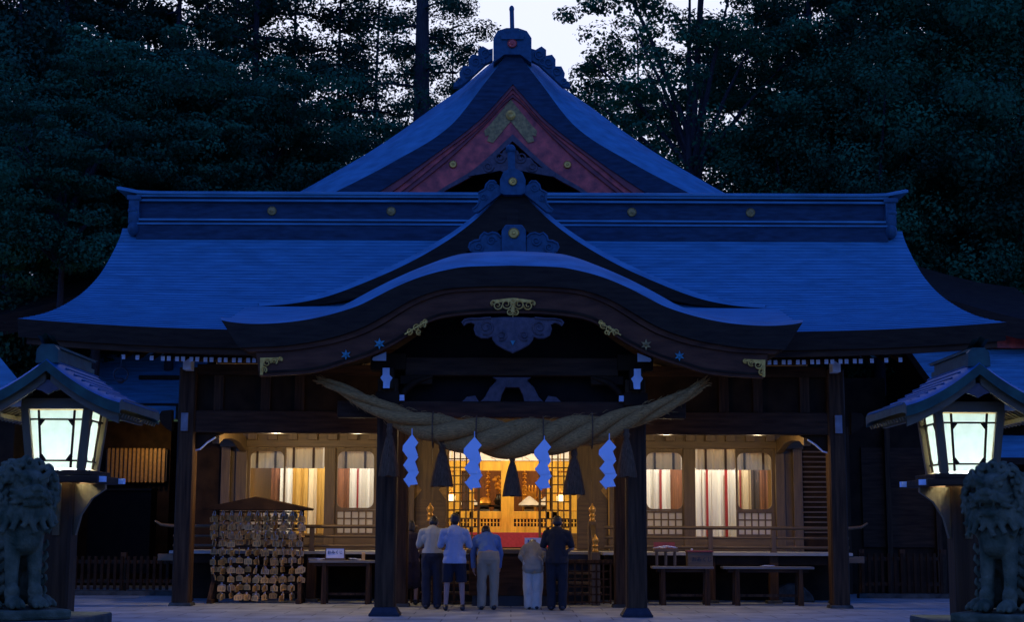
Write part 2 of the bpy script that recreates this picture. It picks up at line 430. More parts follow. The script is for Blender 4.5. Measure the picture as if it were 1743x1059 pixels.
# fascia boards under the eave
m=MB()
for (a,b,dz,dy,th) in ((0,90,-.335,.16,.11),):
    for k in range(a,b):
        p,q=rows[0][k],rows[0][k+1]
        m.add([(p.x*.985,p.y+dy,p.z+dz-th),(q.x*.985,q.y+dy,q.z+dz-th),(q.x*.985,q.y+dy,q.z+dz+.02),(p.x*.985,p.y+dy,p.z+dz+.02),
               (p.x*.985,p.y+dy+.12,p.z+dz-th),(q.x*.985,q.y+dy+.12,q.z+dz-th)],[(0,1,2,3),(4,5,1,0)])
m.build('eave_board',M['woodh'],hall)
# rafters with white painted ends: two tiers
zr=Zs(616,27.45)
n=0
for sgn in (-1,1):
    for i in range(24):
        x=sgn*(1.0+.262*i)+sgn*.13
        if abs(x)<4.2: continue
        up=lift(min(1,x/9),0)*.8
        for dx in ((-.055,.055) if abs(x)<6.4 else (0,)):
            yo=27.42; X_=x+dx
            r=MB(); r.bar((X_,yo+.012,zr+up),(X_,31.2,zr+up+1.1),.066,.085)
            ro=r.build('rafter',M['wood'],hall)
            c=MB(); c.box(X_-.034,X_+.034,yo,yo+.02,zr+up-.042,zr+up+.042); c.build('rafter_cap',M['white'],ro)
# ceiling boards between the rafters
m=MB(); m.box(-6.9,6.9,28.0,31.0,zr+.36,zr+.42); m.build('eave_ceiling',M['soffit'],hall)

# ---- main ridge: a boxed beam with banded mouldings
def XR(px,py): return Xs(871.5+px,py,YR)
hr=XR(628,360)
m=MB()
def rprof(z0,z1,hd,hx): m.box(-hx,hx,YR-hd,YR+hd,z0,z1)
za=Zs(391,YR-.3)-.25; zb=Zs(386,YR-.3); zc_=Zs(379,YR-.3); zd=Zs(346,YR-.3); ze=Zs(339,YR-.3); zf=Zs(331,YR-.3)
m.m=1; rprof(za,zb,.40,hr+.03); rprof(zb+.035,zc_,.385,hr+.03); rprof(zc_+.04,zd,.30,hr); rprof(zd+.04,ze,.35,hr+.02)
m.m=0; rprof(zb,zb+.035,.43,hr+.05); rprof(zc_,zc_+.04,.42,hr+.04); rprof(zd,zd+.04,.40,hr+.04); rprof(ze,ze+.05,.43,hr+.05)
N2=40
tp=[]
for i in range(N2+1):
    s=-1+2*i/N2; x=s*(hr+.47); e=.10*max(0,(abs(s)-.93)/.07)**1.5
    tp.append((x,e))
top=[[Vector((x,YR+d,ze+.05+e+h_)) for x,e in tp] for d,h_ in ((-.47,0),(-.47,.05),(-.25,.11),(0,.13),(.25,.11),(.47,.05),(.47,0),(-.47,0))]
m.grid(top,flip=False)
ridge=m.build('main_ridge',[M['copper'],M['ridgebody']],hall)
for px in (462,665,1075,1277):
    d=MB(); d.disc((Xs(px,360,YR-.33),YR-.302,Zs(360,YR-.33)),.10,.03); d.build('crest',M['goldold'],ridge,smooth=40)
for sg in (-1,1):                                    # stacked end tiles
    e=MB(); x=sg*(hr+.10); z=za
    e.sphere((x,YR-.36,Zs(393,YR-.3)),(.13,.18,.16),12,8); e.lathe([(.11,0),(.13,.05),(.13,.24),(.11,.28)],(x,YR-.34,Zs(385,YR-.3)),12)
    e.sphere((x+sg*.02,YR-.33,Zs(362,YR-.3)),(.13,.16,.09),12,8)
    e.box(x-.11,x+.11,YR-.42,YR+.42,Zs(384,YR-.3),Zs(341,YR-.3)); e.box(x-.15,x+.15,YR-.45,YR+.45,Zs(344,YR-.3),Zs(337,YR-.3))
    e.build('ridge_end_tile',M['tile'],hall,smooth=40)

# ---- gables: a rounded verge, the roof behind it and its thick layered edge
def C2(pts,Y,sign): return [Vector((sign*((d)*(Y*cos(PITCH)+(Zs(y,Y)-EYE)*sin(PITCH))/F),Y,Zs(y,Y))) for d,y in pts]
def sample(pts,n,dmax=None):
    f=curve_fn(pts); dm=dmax or max(p[0] for p in pts)
    return [(dm*i/n,f(dm*i/n)) for i in range(n+1)]
def hafu(name,A,B,Cc,Yf,Yb,back,nm=40,courses=1,mats=None,cdy=.06):
    m=MB()
    for sg in (-1,1):
        a=C2(sample(A,nm),Yf,sg); b=C2(sample(B,nm),Yb,sg); c=[v+Vector((0,cdy,0)) for v in C2(sample(Cc,nm),Yf,sg)]
        mid=[p.lerp(q,.5)+Vector((0,-.05,.045)) for p,q in zip(a,b)]
        m.m=0; m.grid([a,mid,b]+back(b),flip=(sg<0))
        m.m=1; m.grid([c,a],flip=(sg<0)); Yend=back(b)[-1][0].y
        m.grid([c,[Vector((v.x,Yend,v.z)) for v in c]],flip=(sg>0))
        # verge end face
        bk=back(b)
        m.add([c[-1],a[-1],mid[-1],b[-1]]+[r[-1] for r in bk]+[Vector((c[-1].x,Yend,c[-1].z))],[tuple(range(5+len(bk)))])
    return m.build(name,mats or [M['copper'],M['copper_edge']],hall,smooth=50)
def strip(name,U,D,Yf,d,mt,n=36,parent=None,smooth=50):
    """a curved board between two outlines, both halves"""
    m=MB()
    for sg in (-1,1):
        u=C2(sample(U,n),Yf,sg); l=C2(sample(D,n),Yf,sg); o=Vector((0,d,0))
        m.grid([l,u],flip=(sg<0)); m.grid([[v+o for v in l],[v+o for v in u]],flip=(sg>0))
        m.grid([u,[v+o for v in u]],flip=(sg<0)); m.grid([l,[v+o for v in l]],flip=(sg>0))
        m.add([u[-1],l[-1],l[-1]+o,u[-1]+o],[(0,1,2,3)])
    return m.build(name,mt,parent or hall,smooth=smooth)
# -- rear gable rising behind the ridge
RG=33.0
rS=[(0,84),(18,88),(33,103),(53,120),(88,150),(138,185),(188,222),(248,262),(308,297),(363,328),(440,366),(520,392)]
rA=[(0,80),(8,87),(22,108),(43,135),(107,215),(203,276),(300,327),(375,364),(455,392)]
rC=[(0,141),(11,154),(59,205),(152,276),(229,327),(290,364),(360,392)]
hafu('rear_gable_roof',rA,rS,rC,RG,RG+1.0,lambda b:[[v+Vector((0,k,0)) for v in b] for k in (1.5,5)],courses=1,mats=[M['copper'],M['ridgebody']])
rD1=[(0,150),(14,166),(56,211),(135,272),(205,327),(265,364)]
rD2=[(0,158),(16,173),(54,214),(122,272),(190,327),(245,364)]
rD=[(0,165),(16,178),(52,217),(110,272),(178,327),(225,364)]
rE=[(0,240),(15,253),(38,274),(70,300),(118,327),(170,364)]
strip('gable_moulding',rC,rD1,RG+.10,.12,M['reddark']); strip('gable_moulding',rD1,rD2,RG+.16,.12,M['redwood']); strip('gable_moulding',rD2,rD,RG+.20,.10,M['reddark'])
barge=strip('red_bargeboard',rD,rE,RG+.26,.12,M['redwood'])
rE0=[(0,228),(15,242),(38,264),(70,291),(118,320),(170,357)]
strip('bargeboard_bead',rE0,rE,RG+.235,.02,M['carved'],parent=barge)
# gilt plate at the peak
m=MB(); Y=RG+.235
m.ppoly([(868,169),(905,214),(913,222),(911,232),(905,229),(908,240),(898,243),(868,206),(838,243),(828,240),(831,229),(825,232),(823,222),(831,214)],Y,.02)
gp=m.build('gilt_plate',M['goldold'],barge)
m=MB(); m.lathe([(.11,0),(.115,.03),(.06,.05),(.05,.045)],(Xs(868,196,Y),Y-.001,Zs(196,Y)),16,Matrix.Rotation(RAD(90),3,'X')); m.build('moon_boss',M['gold'],gp,smooth=40)
for px in (770,965):
    d=MB(); d.disc((Xs(px,279,RG+.2),RG+.25,Zs(279,RG+.2)),.09,.04); d.build('gilt_boss',M['gold'],barge,smooth=40)
# hanging carved pendant under the peak
def scrolls(mb,centers,Y,r=.03,turns=1.6,n=20):
    for (px,py,R_,sg,a0) in centers:
        pts=[]
        for i in range(n+1):
            t=i/n; a=a0+sg*2*pi*turns*t; rr=R_*(1-.8*t)
            pts.append((Xs(px+rr*cos(a),py+rr*sin(a),Y),Y,Zs(py+rr*sin(a),Y)))
        mb.tube(pts,[r*(1-.5*i/n) for i in range(n+1)],6)
m=MB(); Y=RG+.20
m.ppoly([(868,250),(880,256),(886,268),(902,268),(912,282),(930,288),(940,300),(905,294),(885,290),(868,300),(851,290),(831,294),(796,300),(806,288),(824,282),(834,268),(850,268),(856,256)],Y,.10)
scrolls(m,[(850,268,10,1,0),(886,268,10,-1,pi),(830,284,9,1,0),(906,284,9,-1,pi)],Y,.03)
m.sphere((Xs(869,256,Y),Y-.04,Zs(256,Y)),.11,12,8); m.build('gable_pendant',M['carved'],hall,smooth=50)
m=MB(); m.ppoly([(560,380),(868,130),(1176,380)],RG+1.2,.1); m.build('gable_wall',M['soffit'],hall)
# ridge-end ornament and finial of the rear gable
Y=RG-.12
m=MB(); m.ppoly([(838,106),(838,64),(845,52),(860,47),(880,47),(895,52),(903,64),(903,106),(884,92),(857,92)],Y,.55)
m.ppoly([(850,60),(857,52),(884,52),(891,60),(889,66),(852,66)],Y-.05,.05)
m.bar(P(870,50,Y+.25),P(869,14,Y+.25),.10,.10); m.sphere(P(869,15,Y+.25),(.06,.06,.09),8,6)
orn=m.build('ridge_ornament',M['tile'],hall)
d=MB(); d.disc((Xs(870,74,Y),Y-.002,Zs(74,Y)),.11,.05); d.build('crest',M['redwood'],orn,smooth=40)
for sg in (-1,1):
    m=MB(); q=lambda p:[(870+sg*a,b) for a,b in p]
    m.ppoly(q([(33,102),(33,82),(40,84),(50,78),(58,84),(58,94),(68,92),(74,100),(74,112),(84,112),(90,124),(88,134),(98,140),(100,148),(86,146),(60,122),(45,108)]),Y+.1,.18)
    scrolls(m,[(870+sg*46,92,9,sg,0),(870+sg*62,106,9,sg,1),(870+sg*76,122,9,sg,2),(870+sg*52,104,6,sg,1),(870+sg*88,138,6,sg,2)],Y+.09,.028)
    m.build('ornament_scroll',M['tile'],hall,smooth=50)

# -- middle gable on the front slope
MG=28.35
mS=[(0,316),(20,322),(42,345),(72,373),(112,402),(172,437),(232,465),(312,497),(372,512),(432,521)]
mA=[(0,323),(18,330),(40,353),(71,381),(112,411),(172,446),(232,474),(312,505),(372,518),(430,523)]
mC=[(0,384),(18,388),(40,404),(71,424),(112,448),(172,476),(232,498),(312,517),(372,522.5),(430,524)]
hafu('middle_gable_roof',mA,mS,mC,MG,MG+.42,lambda b:[[v+Vector((0,k,0)) for v in b] for k in (1.2,3.2)])
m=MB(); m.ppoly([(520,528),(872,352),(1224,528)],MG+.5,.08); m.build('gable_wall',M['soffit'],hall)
m=MB(); m.pbox(855,344,889,420,MG+.06,.2); m.pbox(862,350,882,352+44,MG+.03,.2); m.pbox(840,416,906,428,MG+.02,.2); m.build('gable_strut',M['copper_edge'],hall)
Y=MG-.16
m=MB(); m.ppoly([(851,328),(850,306),(856,292),(866,287),(878,287),(888,292),(894,306),(893,328),(886,331),(858,331)],Y,.42)
m.sphere(P(868,254,Y+.15),.10,12,8); m.bar(P(869,260,Y+.15),P(870,290,Y+.15),.14,.14)
orn=m.build('ridge_ornament',M['tile'],hall,smooth=35)
d=MB(); d.disc((Xs(872,309,Y),Y-.002,Zs(309,Y)),.085,.04); d.build('crest',M['gold'],orn,smooth=40)
for sg in (-1,1):
    q=lambda p:[(872+sg*a,b) for a,b in p]
    m=MB(); pl=q([(20,330),(22,316),(28,312),(32,308),(39,308),(45,314),(47,322),(52,325),(58,328),(56,333),(57,344),(62,352),(68,356),(66,361),(58,360),(48,352),(36,342)])
    m.ppoly(pl,Y+.05,.16); pts=[P(x,y,Y+.05) for x,y in pl[2:15]]; m.tube(pts,.022,6)
    scrolls(m,[(872+sg*37,319,7,sg,0),(872+sg*50,336,6,sg,1)],Y+.045,.02)
    m.build('ornament_scroll',M['tile'],hall,smooth=45)

# -- curved porch gable
KG,KB=24.2,24.95
kB=[(0,427),(80,431.5),(110,438.5),(140,449.5),(171,462),(201,475.5),(231,490.6),(261,507),(291,524),(322,537),(352,543),(397,549.5),(443,551.5),(480,549.3),(495,546.5)]
kA=[(0,452),(80,454.5),(110,459.5),(140.5,467),(171,477.5),(201,490.6),(231,506),(261,521),(307,536),(352,546),(397,551.5),(443,553),(480,550),(495,547)]
kC=[(0,486),(50,486.5),(110,490.6),(141,498),(171,510),(201,527),(231,545),(261,560),(307,575),(352,584),(397,590),(443,592),(466,593)]
zm=Zs(521,28.5)
def kback(b):
    out=[]
    for s in (.15,.3,.45,.6,.75,.9,1):
        Y=KB+(28.7-KB)*s; k=s*s*(3-2*s)*.5+s*.5
        out.append([Vector((v.x*(1+.03*s),Y,v.z+max(0,zm-v.z)*k)) for v in b])
    return out
hafu('curved_porch_roof',kA,kB,kC,KG,KB,kback,nm=64)
kD0=[(d,y+9) for d,y in kC]
kD=[(0,533),(50,534),(110,540),(141,549),(171,568),(201,587),(246,608),(292,623),(334,635),(400,641),(430,642)]
strip('porch_moulding',[(d*.985,y+1) for d,y in kC],[(d*.96,y+8) for d,y in kC],KG+.12,.12,M['gableboard'],n=60)
pb=strip('porch_bargeboard',[(d*.935,y+7) for d,y in kC],kD,KG+.17,.14,M['gableboard'],n=60)
strip('bargeboard_bead',[(d,y-9) for d,y in kD],[(d,y-5) for d,y in kD],KG+.15,.02,M['wood'],n=60,parent=pb)
def filigree(parts,Y,name='gilt_filigree'):
    m=MB()
    for p in parts: scrolls(m,[p],Y,.016,1.4,16)
    return m
Y=KG+.145
m=filigree([(862,518,9,1,0),(884,518,9,-1,pi),(868,531,6,1,0),(878,531,6,-1,pi),(847,520,8,1,0),(899,520,8,-1,pi),(873,512,5,1,0),(840,516,5,1,2),(906,516,5,-1,1)],Y)
m.ppoly([(838,511),(873,507),(908,511),(904,515),(878,514),(873,542),(868,514),(842,515)],Y,.02); m.build('gilt_filigree',M['gold'],pb,smooth=50)
for sg in (-1,1):
    q=lambda a:873+sg*a
    m=filigree([(q(164),559,7,sg,0),(q(154),553,6,sg,1),(q(176),565,6,sg,2),(q(160),566,5,-sg,1),(q(150),548,4,sg,1)],Y)
    m.bar(P(q(148),548,Y),P(q(184),570,Y),.03,.02); m.build('gilt_filigree',M['gold'],pb,smooth=50)
    m=filigree([(q(418),620,7,sg,0),(q(406),616,6,sg,1),(q(424),631,6,sg,1),(q(396),613,4,sg,1)],Y)
    m.ppoly([(q(430),611),(q(430),640),(q(425),640),(q(424),618),(q(394),614),(q(394),610)],Y,.02); m.build('gilt_filigree',M['gold'],pb,smooth=50)
    for (dx,dy,k) in ((227,586,10),(284,605,9)):
        s=MB(); c=(q(dx),dy)
        s.ppoly([(c[0]+(k if i%2==0 else k*.42)*sin(i*pi/6),c[1]-(k if i%2==0 else k*.42)*cos(i*pi/6)) for i in range(12)],Y-.005,.03)
        s.sphere(P(c[0],c[1],Y-.01),.03,8,6); s.build('star_boss',M['teal'] if (sg<0 or dx>250) else M['goldold'],pb)
# carved cloud pendant at the middle of the porch gable
Y=KG+.10
half_p=[(873,600),(886,594),(900,586),(906,578),(908,572),(916,575),(926,575),(935,570),(938,560),(936,552),(944,548),(952,550),(956,554),(959,549),(955,545),(945,543),(930,543),(910,541),(890,540),(873,540)]
full=half_p+[(1746-x,y) for x,y in reversed(half_p[1:-1])]
m=MB(); m.ppoly(full,Y,.07)
m.tube([P(x,y,Y-.005) for x,y in [(1746-x,y) for x,y in half_p[17:0:-1]]+half_p[:18]],.02,6)
scrolls(m,[(918,557,13,1,1),(892,571,9,1,1),(828,557,13,-1,2),(854,571,9,-1,2)],Y-.005,.022,1.5)
pend=m.build('cloud_pendant',M['carved'],hall,smooth=45)
m=MB(); m.ppoly([(869,580),(877,580),(873,588)],Y-.03,.03); m.build('pendant_boss',M['teal'],pend)
# ridge-end ornament of the porch roof
Y=26.3
m=MB(); m.ppoly([(853,436),(853,392),(860,382),(888,382),(895,392),(895,436)],Y,.4); orn=m.build('ridge_ornament',M['tile'],hall,bevel=.02)
d=MB(); d.disc((Xs(874,397,Y),Y-.002,Zs(397,Y)),.10,.04); d.build('crest',M['gold'],orn,smooth=40)
for sg in (-1,1):
    q=lambda p:[(874+sg*a,b) for a,b in p]
    m=MB(); pl=q([(22,434),(22,404),(28,398),(36,396),(44,399),(50,396),(56,402),(58,409),(66,410),(74,414),(76,420),(72,428),(66,434)])
    m.ppoly(pl,Y+.06,.16); m.tube([P(x,y,Y+.06) for x,y in pl[1:12]],.024,6); scrolls(m,[(874+sg*38,410,8,sg,0),(874+sg*60,421,8,sg,1)],Y+.05,.022); m.build('ornament_scroll',M['tile'],hall,smooth=45)
# boarded infill behind the porch gable
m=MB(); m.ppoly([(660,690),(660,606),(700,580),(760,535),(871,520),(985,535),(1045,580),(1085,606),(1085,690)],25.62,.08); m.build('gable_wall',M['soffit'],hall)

# ---- columns
xf=(1085.5-657.5)/2*(25.4*cos(PITCH)-.2)/F
def column(x,y,wd,z1,shoe=True):
    c=MB(); ch=.03; a=wd/2
    oc=[(-a+ch,-a),(a-ch,-a),(a,-a+ch),(a,a-ch),(a-ch,a),(-a+ch,a),(-a,a-ch),(-a,-a+ch)]
    vs=[(x+p,y+q,z) for z in (.12 if shoe else .04,z1) for p,q in oc]
    c.add(vs,[(7,6,5,4,3,2,1,0),tuple(range(8,16))]+[(i,(i+1)%8,8+(i+1)%8,8+i) for i in range(8)])
    o=c.build('column',M['woodv'],hall)
    s=MB()
    if shoe:
        s.taper((x,y),wd+.17,wd+.17,0,wd+.17,wd+.17,.045); s.taper((x,y),wd+.15,wd+.15,.045,wd+.03,wd+.03,.15); s.build('column_shoe',M['iron'],o,bevel=.008)
    else:
        s.taper((x,y),wd+.10,wd+.10,0,wd+.06,wd+.06,.06); s.build('column_base',M['plinth'],o,bevel=.01)
    return o
for sg in (-1,1):
    column(sg*xf,25.4,.34,3.95); column(sg*xf*.995,28.4,.31,4.2,False); column(sg*6.13,28.4,.33,4.45,False)
# column head brackets, white nosings
for sg in (-1,1):
    q=lambda a:871.5+sg*a
    Y=25.0
    m=MB(); m.ppoly([(q(238),613),(q(236),609),(q(214),600),(q(214),615),(q(236),615)],Y,.03); m.build('white_nosing',M['white'],hall,bevel=.005)
    m=MB(); m.ppoly([(q(208),627),(q(220),627),(q(220),639),(q(224),644),(q(219),651),(q(219),662),(q(208),662),(q(207),651),(q(203),644),(q(208),639)],Y+.02,.03); m.build('white_nosing',M['white'],hall,bevel=.006)
    m=MB(); m.box(sg*xf-.11,sg*xf+.11,Y+.05,25.8,Zs(662,Y),Zs(626,Y)); m.box(sg*xf-.3,sg*xf+.3,25.22,25.6,Zs(626,Y)-.02,Zs(600,Y)); m.box(sg*xf-.2,sg*xf+.2,25.19,25.6,Zs(690,25.2),Zs(668,25.2))
    m.box(sg*xf-sg*.75-.0,sg*xf-sg*.2,25.28,25.5,Zs(655,25.3),Zs(640,25.3)) if sg<0 else m.box(sg*xf-.75,sg*xf-.2,25.28,25.5,Zs(655,25.3),Zs(640,25.3))
    m.build('column_bracket',M['wood'],hall,bevel=.012)
    m=MB(); m.pbox(min(q(183),q(191)),673,max(q(183),q(191)),683,25.2,.12); m.build('bracket_block',M['white'],hall,bevel=.005)
    m=MB(); m.tube([P(q(a),b,25.28) for a,b in ((188,678),(180,664),(166,652),(150,646),(134,641))],[.05,.06,.06,.045,.02],8); m.build('bracket_arm',M['wood'],hall,smooth=60)
# porch beams
m=MB(); m.pbox(690,609,1053,640,25.3,.24); m.build('porch_beam',M['woodh'],hall,bevel=.015)
m=MB(); m.box(-xf-.85,xf+.85,25.27,25.53,Zs(712,25.3),Zs(684,25.3)); m.build('porch_tie_beam',M['woodh'],hall,bevel=.015)
# frog-leg strut
m=MB(); Y=25.29
m.ppoly([(838,642),(905,642),(898,648),(910,660),(918,676),(926,684),(893,684),(890,672),(884,660),(861,660),(855,672),(852,684),(818,684),(826,676),(834,660),(846,648)],Y,.16); m.build('frog_leg_strut',M['carved'],hall,bevel=.012)
for sg in (-1,1):
    m=MB(); m.ppoly([(871.5+sg*a,b) for a,b in ((84,684),(76,676),(62,674),(56,684))],Y,.12); m.build('strut_foot',M['carved'],hall)
# side tie beams, wall panels above them, carved nosings
for sg in (-1,1):
    q=lambda a:871.5+sg*a
    x0,x1=sorted((sg*(xf+.15),sg*5.97))
    m=MB(); m.box(x0,x1,28.27,28.53,Zs(739,28.3),Zs(701,28.3)); m.build('tie_beam',M['woodh'],hall,bevel=.015)
    m=MB(); m.box(x0,x1,28.42,28.5,Zs(701,28.4)+.004,Zs(622,28.4)); m.build('upper_wall',M['wood'],hall)
    for a in (362,420,500):
        m=MB(); m.box(sg*(a*.01112)-.09,sg*(a*.01112)+.09,28.36,28.42,Zs(701,28.4)+.004,Zs(640,28.4)); m.build('upper_strut',M['woodv'],hall)
    m=MB(); m.box(x0,x1,28.3,28.55,Zs(640,28.3),Zs(622,28.3)); m.build('eave_beam',M['woodh'],hall,bevel=.01)
    # nosing past the corner column
    m=MB(); m.ppoly([(q(578),700),(q(596),702),(q(601),710),(q(598),722),(q(588),732),(q(578),738)],28.32,.16); m.build('beam_nosing',M['wood'],hall,bevel=.01)
    m=MB(); m.pbox(min(q(551),q(563)),705,max(q(551),q(563)),736,28.18,.05); m.build('white_nosing',M['greyend'],hall,bevel=.006)
    m=MB(); m.pbox(min(q(546),q(560)),613,max(q(546),q(560)),631,27.9,.3); m.build('beam_end',M['white'],hall,bevel=.006)
    # bowed tie back to the wall
    x=sg*5.75
    m=MB(); yz=[(28.54,3.02),(29.0,3.14),(29.8,3.20),(30.6,3.18),(31.5,3.02),(31.5,3.30),(30.6,3.42),(29.8,3.44),(29.0,3.38),(28.54,3.28)]; nn=len(yz); m.add([(sg*5.62+d,y,z) for d in (-.07,.07) for y,z in yz],[tuple(range(nn)),tuple(range(2*nn-1,nn-1,-1))]+[(i,i+nn,(i+1)%nn+nn,(i+1)%nn) for i in range(nn)]); m.build('bowed_tie',M['walnut'],hall,bevel=.012)
    m=MB(); m.ppoly([(q(541),740),(q(541),768),(q(528),764),(q(516),752),(q(500),744),(q(490),740)],28.38,.10); m.build('corner_brace',M['wood'],hall,bevel=.01)
    m=MB(); m.tube([P(q(a),b,28.375) for a,b in ((541,770),(530,767),(518,756),(504,747))],.016,6); m.build('brace_edge',M['white'],hall)

# ---- veranda
zv=Zs(940,30.0)
m=MB()
for sg in (-1,1):
    x0,x1=sorted((sg*1.8,sg*6.75)); m.box(x0,x1,29.95,31.5,zv-.06,zv)
m.box(-1.8,1.8,30.4,31.5,zv-.06,zv)
m.build('veranda_floor',M['board'],hall,bevel=.008)
for sg in (-1,1):
    x0,x1=sorted((sg*1.85,sg*6.6)); m=MB(); m.box(x0,x1,30.05,30.2,zv-.24,zv-.064); m.build('veranda_beam',M['wood'],hall)
    for x in (2.55,3.95,5.2,6.45):
        m=MB(); m.box(sg*x-.09,sg*x+.09,30.03,30.21,.06,zv-.06); m.build('veranda_post',M['woodv'],hall,bevel=.01)
        m=MB(); m.box(sg*x-.15,sg*x+.15,29.97,30.27,0,.06); m.build('post_stone',M['plinth'],hall,bevel=.01)
    x0,x1=sorted((sg*6.5,sg*6.98)); m=MB(); m.box(x0,x1,29.97,30.15,zv-.2,zv-.066); m.build('veranda_beam_end',M['walnuth'],hall,bevel=.01)
m=MB(); m.box(-6.6,6.6,31.3,31.45,0,zv-.07); m.build('under_floor_wall',M['wood'],hall)
# railing
def railing(x0,x1,Y):
    for (z,r) in ((Zs(898,Y),.035),(Zs(915,Y),.025),(zv+.10,.03)):
        m=MB(); m.tube([(x0,Y,z),((x0+x1)/2,Y,z),(x1,Y,z)],r,8); m.build('rail',M['walnuth'],hall,smooth=60)
for sg in (-1,1):
    x0,x1=sorted((sg*1.85,sg*6.7)); railing(x0,x1,30.05)
    for x in (2.6,3.95,5.2,6.55):
        m=MB(); m.box(sg*x-.045,sg*x+.045,30.0,30.1,zv,Zs(900,30.05)+(.06 if x>6 else -.01)); m.box(sg*x-.055,sg*x+.055,29.99,30.11,zv,zv+.06); m.build('railing_post',M['walnut'],hall)
    for x in (6.75,):
        m=MB(); m.tube([(sg*6.7,30.05,Zs(898,30.05)),(sg*6.95,30.05,Zs(896,30.05)),(sg*7.08,30.05,Zs(889,30.05))],[.035,.03,.02],8); m.build('rail',M['walnuth'],hall,smooth=60)

# ---- facade at the back of the veranda
FY=31.6
def fbox(name,px0,py0,px1,py1,Y=FY,d=.12,mt='walnut',parent=None,bevel=0):
    m=MB(); m.pbox(px0,py0,px1,py1,Y,d); return m.build(name,M[mt],parent or hall,bevel=bevel)
for a,b in ((401,420),(553,571),(1165,1185),(1322,1338)): fbox('wall_post',a,744,b,938,FY-.06,.2,'walnut',bevel=.01)
for a in (376,1352): fbox('wall_post',a,742,a+16,938,FY-.06,.18,'walnut',bevel=.01)
for a,b in ((690,706),(1039,1055)): fbox('wall_post',a,744,b,938,FY-.06,.2,'walnut')
fbox('lintel',376,738,700,763,FY-.09,.2,'walnuth',bevel=.01); fbox('lintel',1044,738,1368,763,FY-.09,.2,'walnuth',bevel=.01)
fbox('lintel',700,722,1044,750,FY-.09,.2,'walnuth')
m=MB(); m.box(-6.2,6.2,FY+.02,FY+.14,3.3,4.9); m.build('upper_wall',M['walnuth'],hall)
for k in range(9):                                   # small bracket blocks under the eave
    x=2.9+k*.42
    m=MB(); m.box(x-.1,x+.1,FY-.22,FY-.09,3.27,3.4); m.build('eave_block',M['walnut'],hall,bevel=.008)
    m=MB(); m.box(-x-.1,-x+.1,FY-.22,FY-.09,3.27,3.4); m.build('eave_block',M['walnut'],hall,bevel=.008)
def rr(x0,x1,z0,z1,r,n=5):
    pts=[]
    for cx,cz,a0 in ((x1-r,z1-r,0),(x0+r,z1-r,90),(x0+r,z0+r,180),(x1-r,z0+r,270)):
        for i in range(n+1):
            a=RAD(a0+90*i/n); pts.append((cx+r*cos(a),cz+r*sin(a)))
    return pts
def panel_hole(m,o,i,r,Y,d):
    x0,x1,z0,z1=o; inn=rr(*i,r); n=len(inn); cx,cz=(i[0]+i[1])/2,(i[2]+i[3])/2
    out=[]
    for k,(x,z) in enumerate(inn):
        q=k//6; j=k%6
        c=((x1,z1),(x0,z1),(x0,z0),(x1,z0))[q]
        if j in (2,3): out.append(c)
        elif j<2: out.append(((x if q%2 else c[0]),(c[1] if q%2 else z)))
        else: out.append(((c[0] if q%2 else x),(z if q%2 else c[1])))
    vs=[(x,Y,z) for x,z in out]+[(x,Y,z) for x,z in inn]+[(x,Y+d,z) for x,z in out]+[(x,Y+d,z) for x,z in inn]
    fs=[]
    for k in range(n):
        l=(k+1)%n
        fs+= [(k,l,n+l,n+k),(n+k,n+l,3*n+l,3*n+k),(2*n+l,2*n+k,3*n+k,3*n+l),(l,k,2*n+k,2*n+l)]
    m.add(vs,fs)
def sliding_door(px0,px1,w0,w1,lattice=True,top=764):
    Y=FY+.02; x0,x1=Xs(px0,840,Y),Xs(px1,840,Y); a0,a1=Xs(w0,840,Y),Xs(w1,840,Y)
    m=MB(); panel_hole(m,(x0,x1,Zs(869,Y),Zs(top,Y)),(a0,a1,Zs(866,Y),Zs(770,Y)),.13,Y,.06)
    zl0,zl1=Zs(910,Y),Zs(871.5,Y); zt=Zs(869,Y)
    m.box(x0,a0,Y,Y+.06,Zs(936,Y),zt-.002); m.box(a1,x1,Y,Y+.06,Zs(936,Y),zt-.002); m.box(a0,a1,Y+.002,Y+.058,Zs(936,Y),zl0); m.box(a0,a1,Y+.002,Y+.058,zl1,zt-.002)
    o=m.build('sliding_door',M['walnut'],hall)
    g=MB(); g.box(a0-.02,a1+.02,Y+.028,Y+.033,Zs(868,Y),Zs(768,Y)); g.build('glass_pane',M['pane'],o)
    l=MB()
    for k in range(6):
        x=a0+(a1-a0)*k/5; l.box(x-.014,x+.014,Y+.004,Y+.03,zl0,zl1)
    for k in range(4):
        z=zl0+(zl1-zl0)*k/3; l.box(a0,a1,Y+.007,Y+.028,z-.014,z+.014)
    l.build('lattice',M['walnut'],o)
    p=MB(); p.box(a0,a1,Y+.034,Y+.038,zl0,zl1); p.build('paper_panel',M['shoji'],o)
    return o
sliding_door(420.5,486,426,483); sliding_door(571.5,646,575,637); sliding_door(1096,1164.5,1102,1163); sliding_door(1254,1321.5,1257,1315)
fbox('threshold',376,917,700,938,FY-.03,.16,'walnuth'); fbox('threshold',1044,917,1368,938,FY-.03,.16,'walnuth')
# louvred side wall right, plain side wall left
lw=fbox('louvre_wall',1368,742,1425,938,FY+.06,.06,'wood')
m=MB()
for k in range(17):
    z=Zs(905,FY)+k*.105; m.bar((Xs(1369,840,FY),FY+.03,z),(Xs(1424,840,FY),FY+.03,z),.05,.03)
m.build('louvre',M['walnuth'],lw)
fbox('side_wall_panel',1336,742,1354,938,FY+.05,.05,'walnut'); fbox('side_wall_panel',390,742,403,938,FY+.05,.05,'walnut'); fbox('side_wall_panel',318,742,378,938,FY+.06,.06,'wood')
